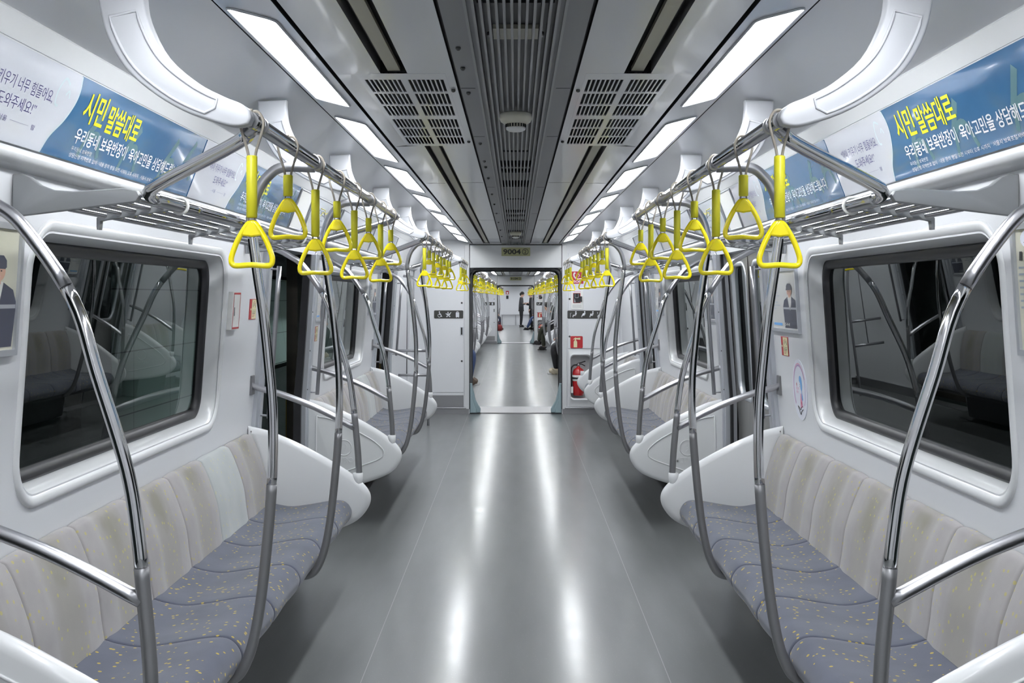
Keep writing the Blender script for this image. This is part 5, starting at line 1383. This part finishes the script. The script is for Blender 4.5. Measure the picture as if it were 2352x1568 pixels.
# ------------------------------------------------------------------ the carriages beyond: copies too small to show their parts
def roots(name): return [o for o in bpy.data.objects if o.parent is None and o.name.split('.')[0] == name]
far = {}
for s in (-1, 1):
    far[s] = dict(bench=joined(benches[s], 'bench_far'), pole=joined(poles[s], 'pole_far'), hoop=joined(hoops[s], 'hoop_far'), rail=joined(rails[s], 'rail_far'), rack=joined(racks[s], 'rack_far'), lamp=joined(lamps[s], 'lamp_far'))
hs = roots('hand_strap'); hl = {0: joined(hs[0], 'strap_long'), 1: joined(hs[1], 'strap_short')}
for s in (-1, 1):
    nm = SIDE[s]; F = far[s]
    def at(o, dz): return o.location + Vector((0, dz, 0))
    for ci, car, offs, ends in ((1, 'second carriage', (16.5, 21.4, 26.3), (33.6,)), (2, 'third carriage', (38.0, 42.9, 47.8), ())):
        for k, o in enumerate(offs):
            place(F['bench'], 'bench_seat', at(benches[s], o), '%s bench along the %s, %s' % (ORD[k], car, nm), 'bench', 'benches of the %s, %s' % (car, nm))
            place(F['rail'], 'overhead_handrail', at(rails[s], o), '%s overhead handrail of the %s, %s' % (ORD[k], car, nm), 'handrail', 'handrails of the %s, %s' % (car, nm))
            place(F['rack'], 'luggage_rack', at(racks[s], o), '%s luggage rack of the %s, %s' % (ORD[k], car, nm), 'luggage rack', 'racks of the %s, %s' % (car, nm))
            for q, dz in enumerate((0, 1.28)): place(F['pole'], 'grab_pole', at(poles[s], o + dz), 'grab pole at the %s end of the %s bench, %s, %s' % (('near', 'far')[q], ORD[k], car, nm), 'grab pole', 'grab poles of the %s, %s' % (car, nm))
            for q, dz in enumerate((0, 3.315)): place(F['hoop'], 'grab_hoop', at(hoops[s], o + dz), 'grab hoop at the %s end of the %s bench, %s, %s' % (('near', 'far')[q], ORD[k], car, nm), 'grab pole', 'grab hoops of the %s, %s' % (car, nm))
        zs = [2.589 + o + k * .411 for o in offs for k in range(8)]
        if ci == 1: zs = [15.9 + k * .411 for k in range(5)] + zs + [33.8 + k * .411 for k in range(5)]
        for k, z in enumerate(zs):
            place(hl[k % 2], 'hand_strap', W(s * RX, RY, z), 'yellow triangular hand strap in the row along the %s, %s' % (car, nm), 'hand strap', 'hand straps of the %s, %s' % (car, nm))
        z = cars[ci][0] + .35; k = 0
        while z < cars[ci][1] - 1.3:
            place(F['lamp'], 'ceiling_light', lamps[s].location + Vector((0, z - (LZ - 6.7), 0)), 'ceiling light panel in the row of the %s, %s' % (car, nm), 'ceiling light', 'ceiling lights of the %s, %s' % (car, nm))
            z += 1.675
    r3 = joined(rails[s, 3], 'rail_short')
    for dz in (3.46, 21.36): place(r3, 'overhead_handrail', at(rails[s, 3], dz), 'short overhead handrail at one end of the second carriage, ' + nm, 'handrail', 'short handrails of the second carriage, ' + nm)
    bench(s, PB + 31.2, 3, 'three-seat bench by the second end wall, ' + nm)
    place(F['hoop'], 'grab_hoop', at(hoops[s], 31.2), 'grab hoop by the second end wall, ' + nm, 'grab pole', 'grab hoops of the second carriage, ' + nm)
detector(18.2, 'cream smoke detector on the ceiling of the second carriage')

# ------------------------------------------------------------------ camera, world, view
cam = bpy.data.cameras.new('camera'); co = bpy.data.objects.new('camera', cam); C.objects.link(co)
co.location = (0, 0, H); co.rotation_euler = (PI / 2, 0, 0)
cam.sensor_width = 36; cam.lens = FPX / 2352 * 36
cam.shift_x = -(1184.5 - 1176) / 2352; cam.shift_y = -(784 - 681) / 2352
cam.clip_start = .05; cam.clip_end = 200
sc = bpy.context.scene; sc.camera = co
w = bpy.data.worlds.new('world'); sc.world = w; w.use_nodes = True
w.node_tree.nodes['Background'].inputs[0].default_value = (.02, .022, .024, 1); w.node_tree.nodes['Background'].inputs[1].default_value = 0.3
sc.view_settings.view_transform = 'Standard'; sc.view_settings.look = 'None'; sc.view_settings.gamma = 1; sc.view_settings.use_curve_mapping = False
sc.view_settings.exposure = 0.25
cy = sc.cycles
cy.max_bounces = 6; cy.diffuse_bounces = 3; cy.glossy_bounces = 4; cy.transmission_bounces = 4; cy.transparent_max_bounces = 12
cy.caustics_reflective = True; cy.caustics_refractive = False; cy.blur_glossy = 0.5; cy.sample_clamp_indirect = 6.0
cy.use_denoising = True; cy.use_adaptive_sampling = True; cy.use_light_tree = False; cy.adaptive_threshold = 0.05; cy.adaptive_min_samples = 16
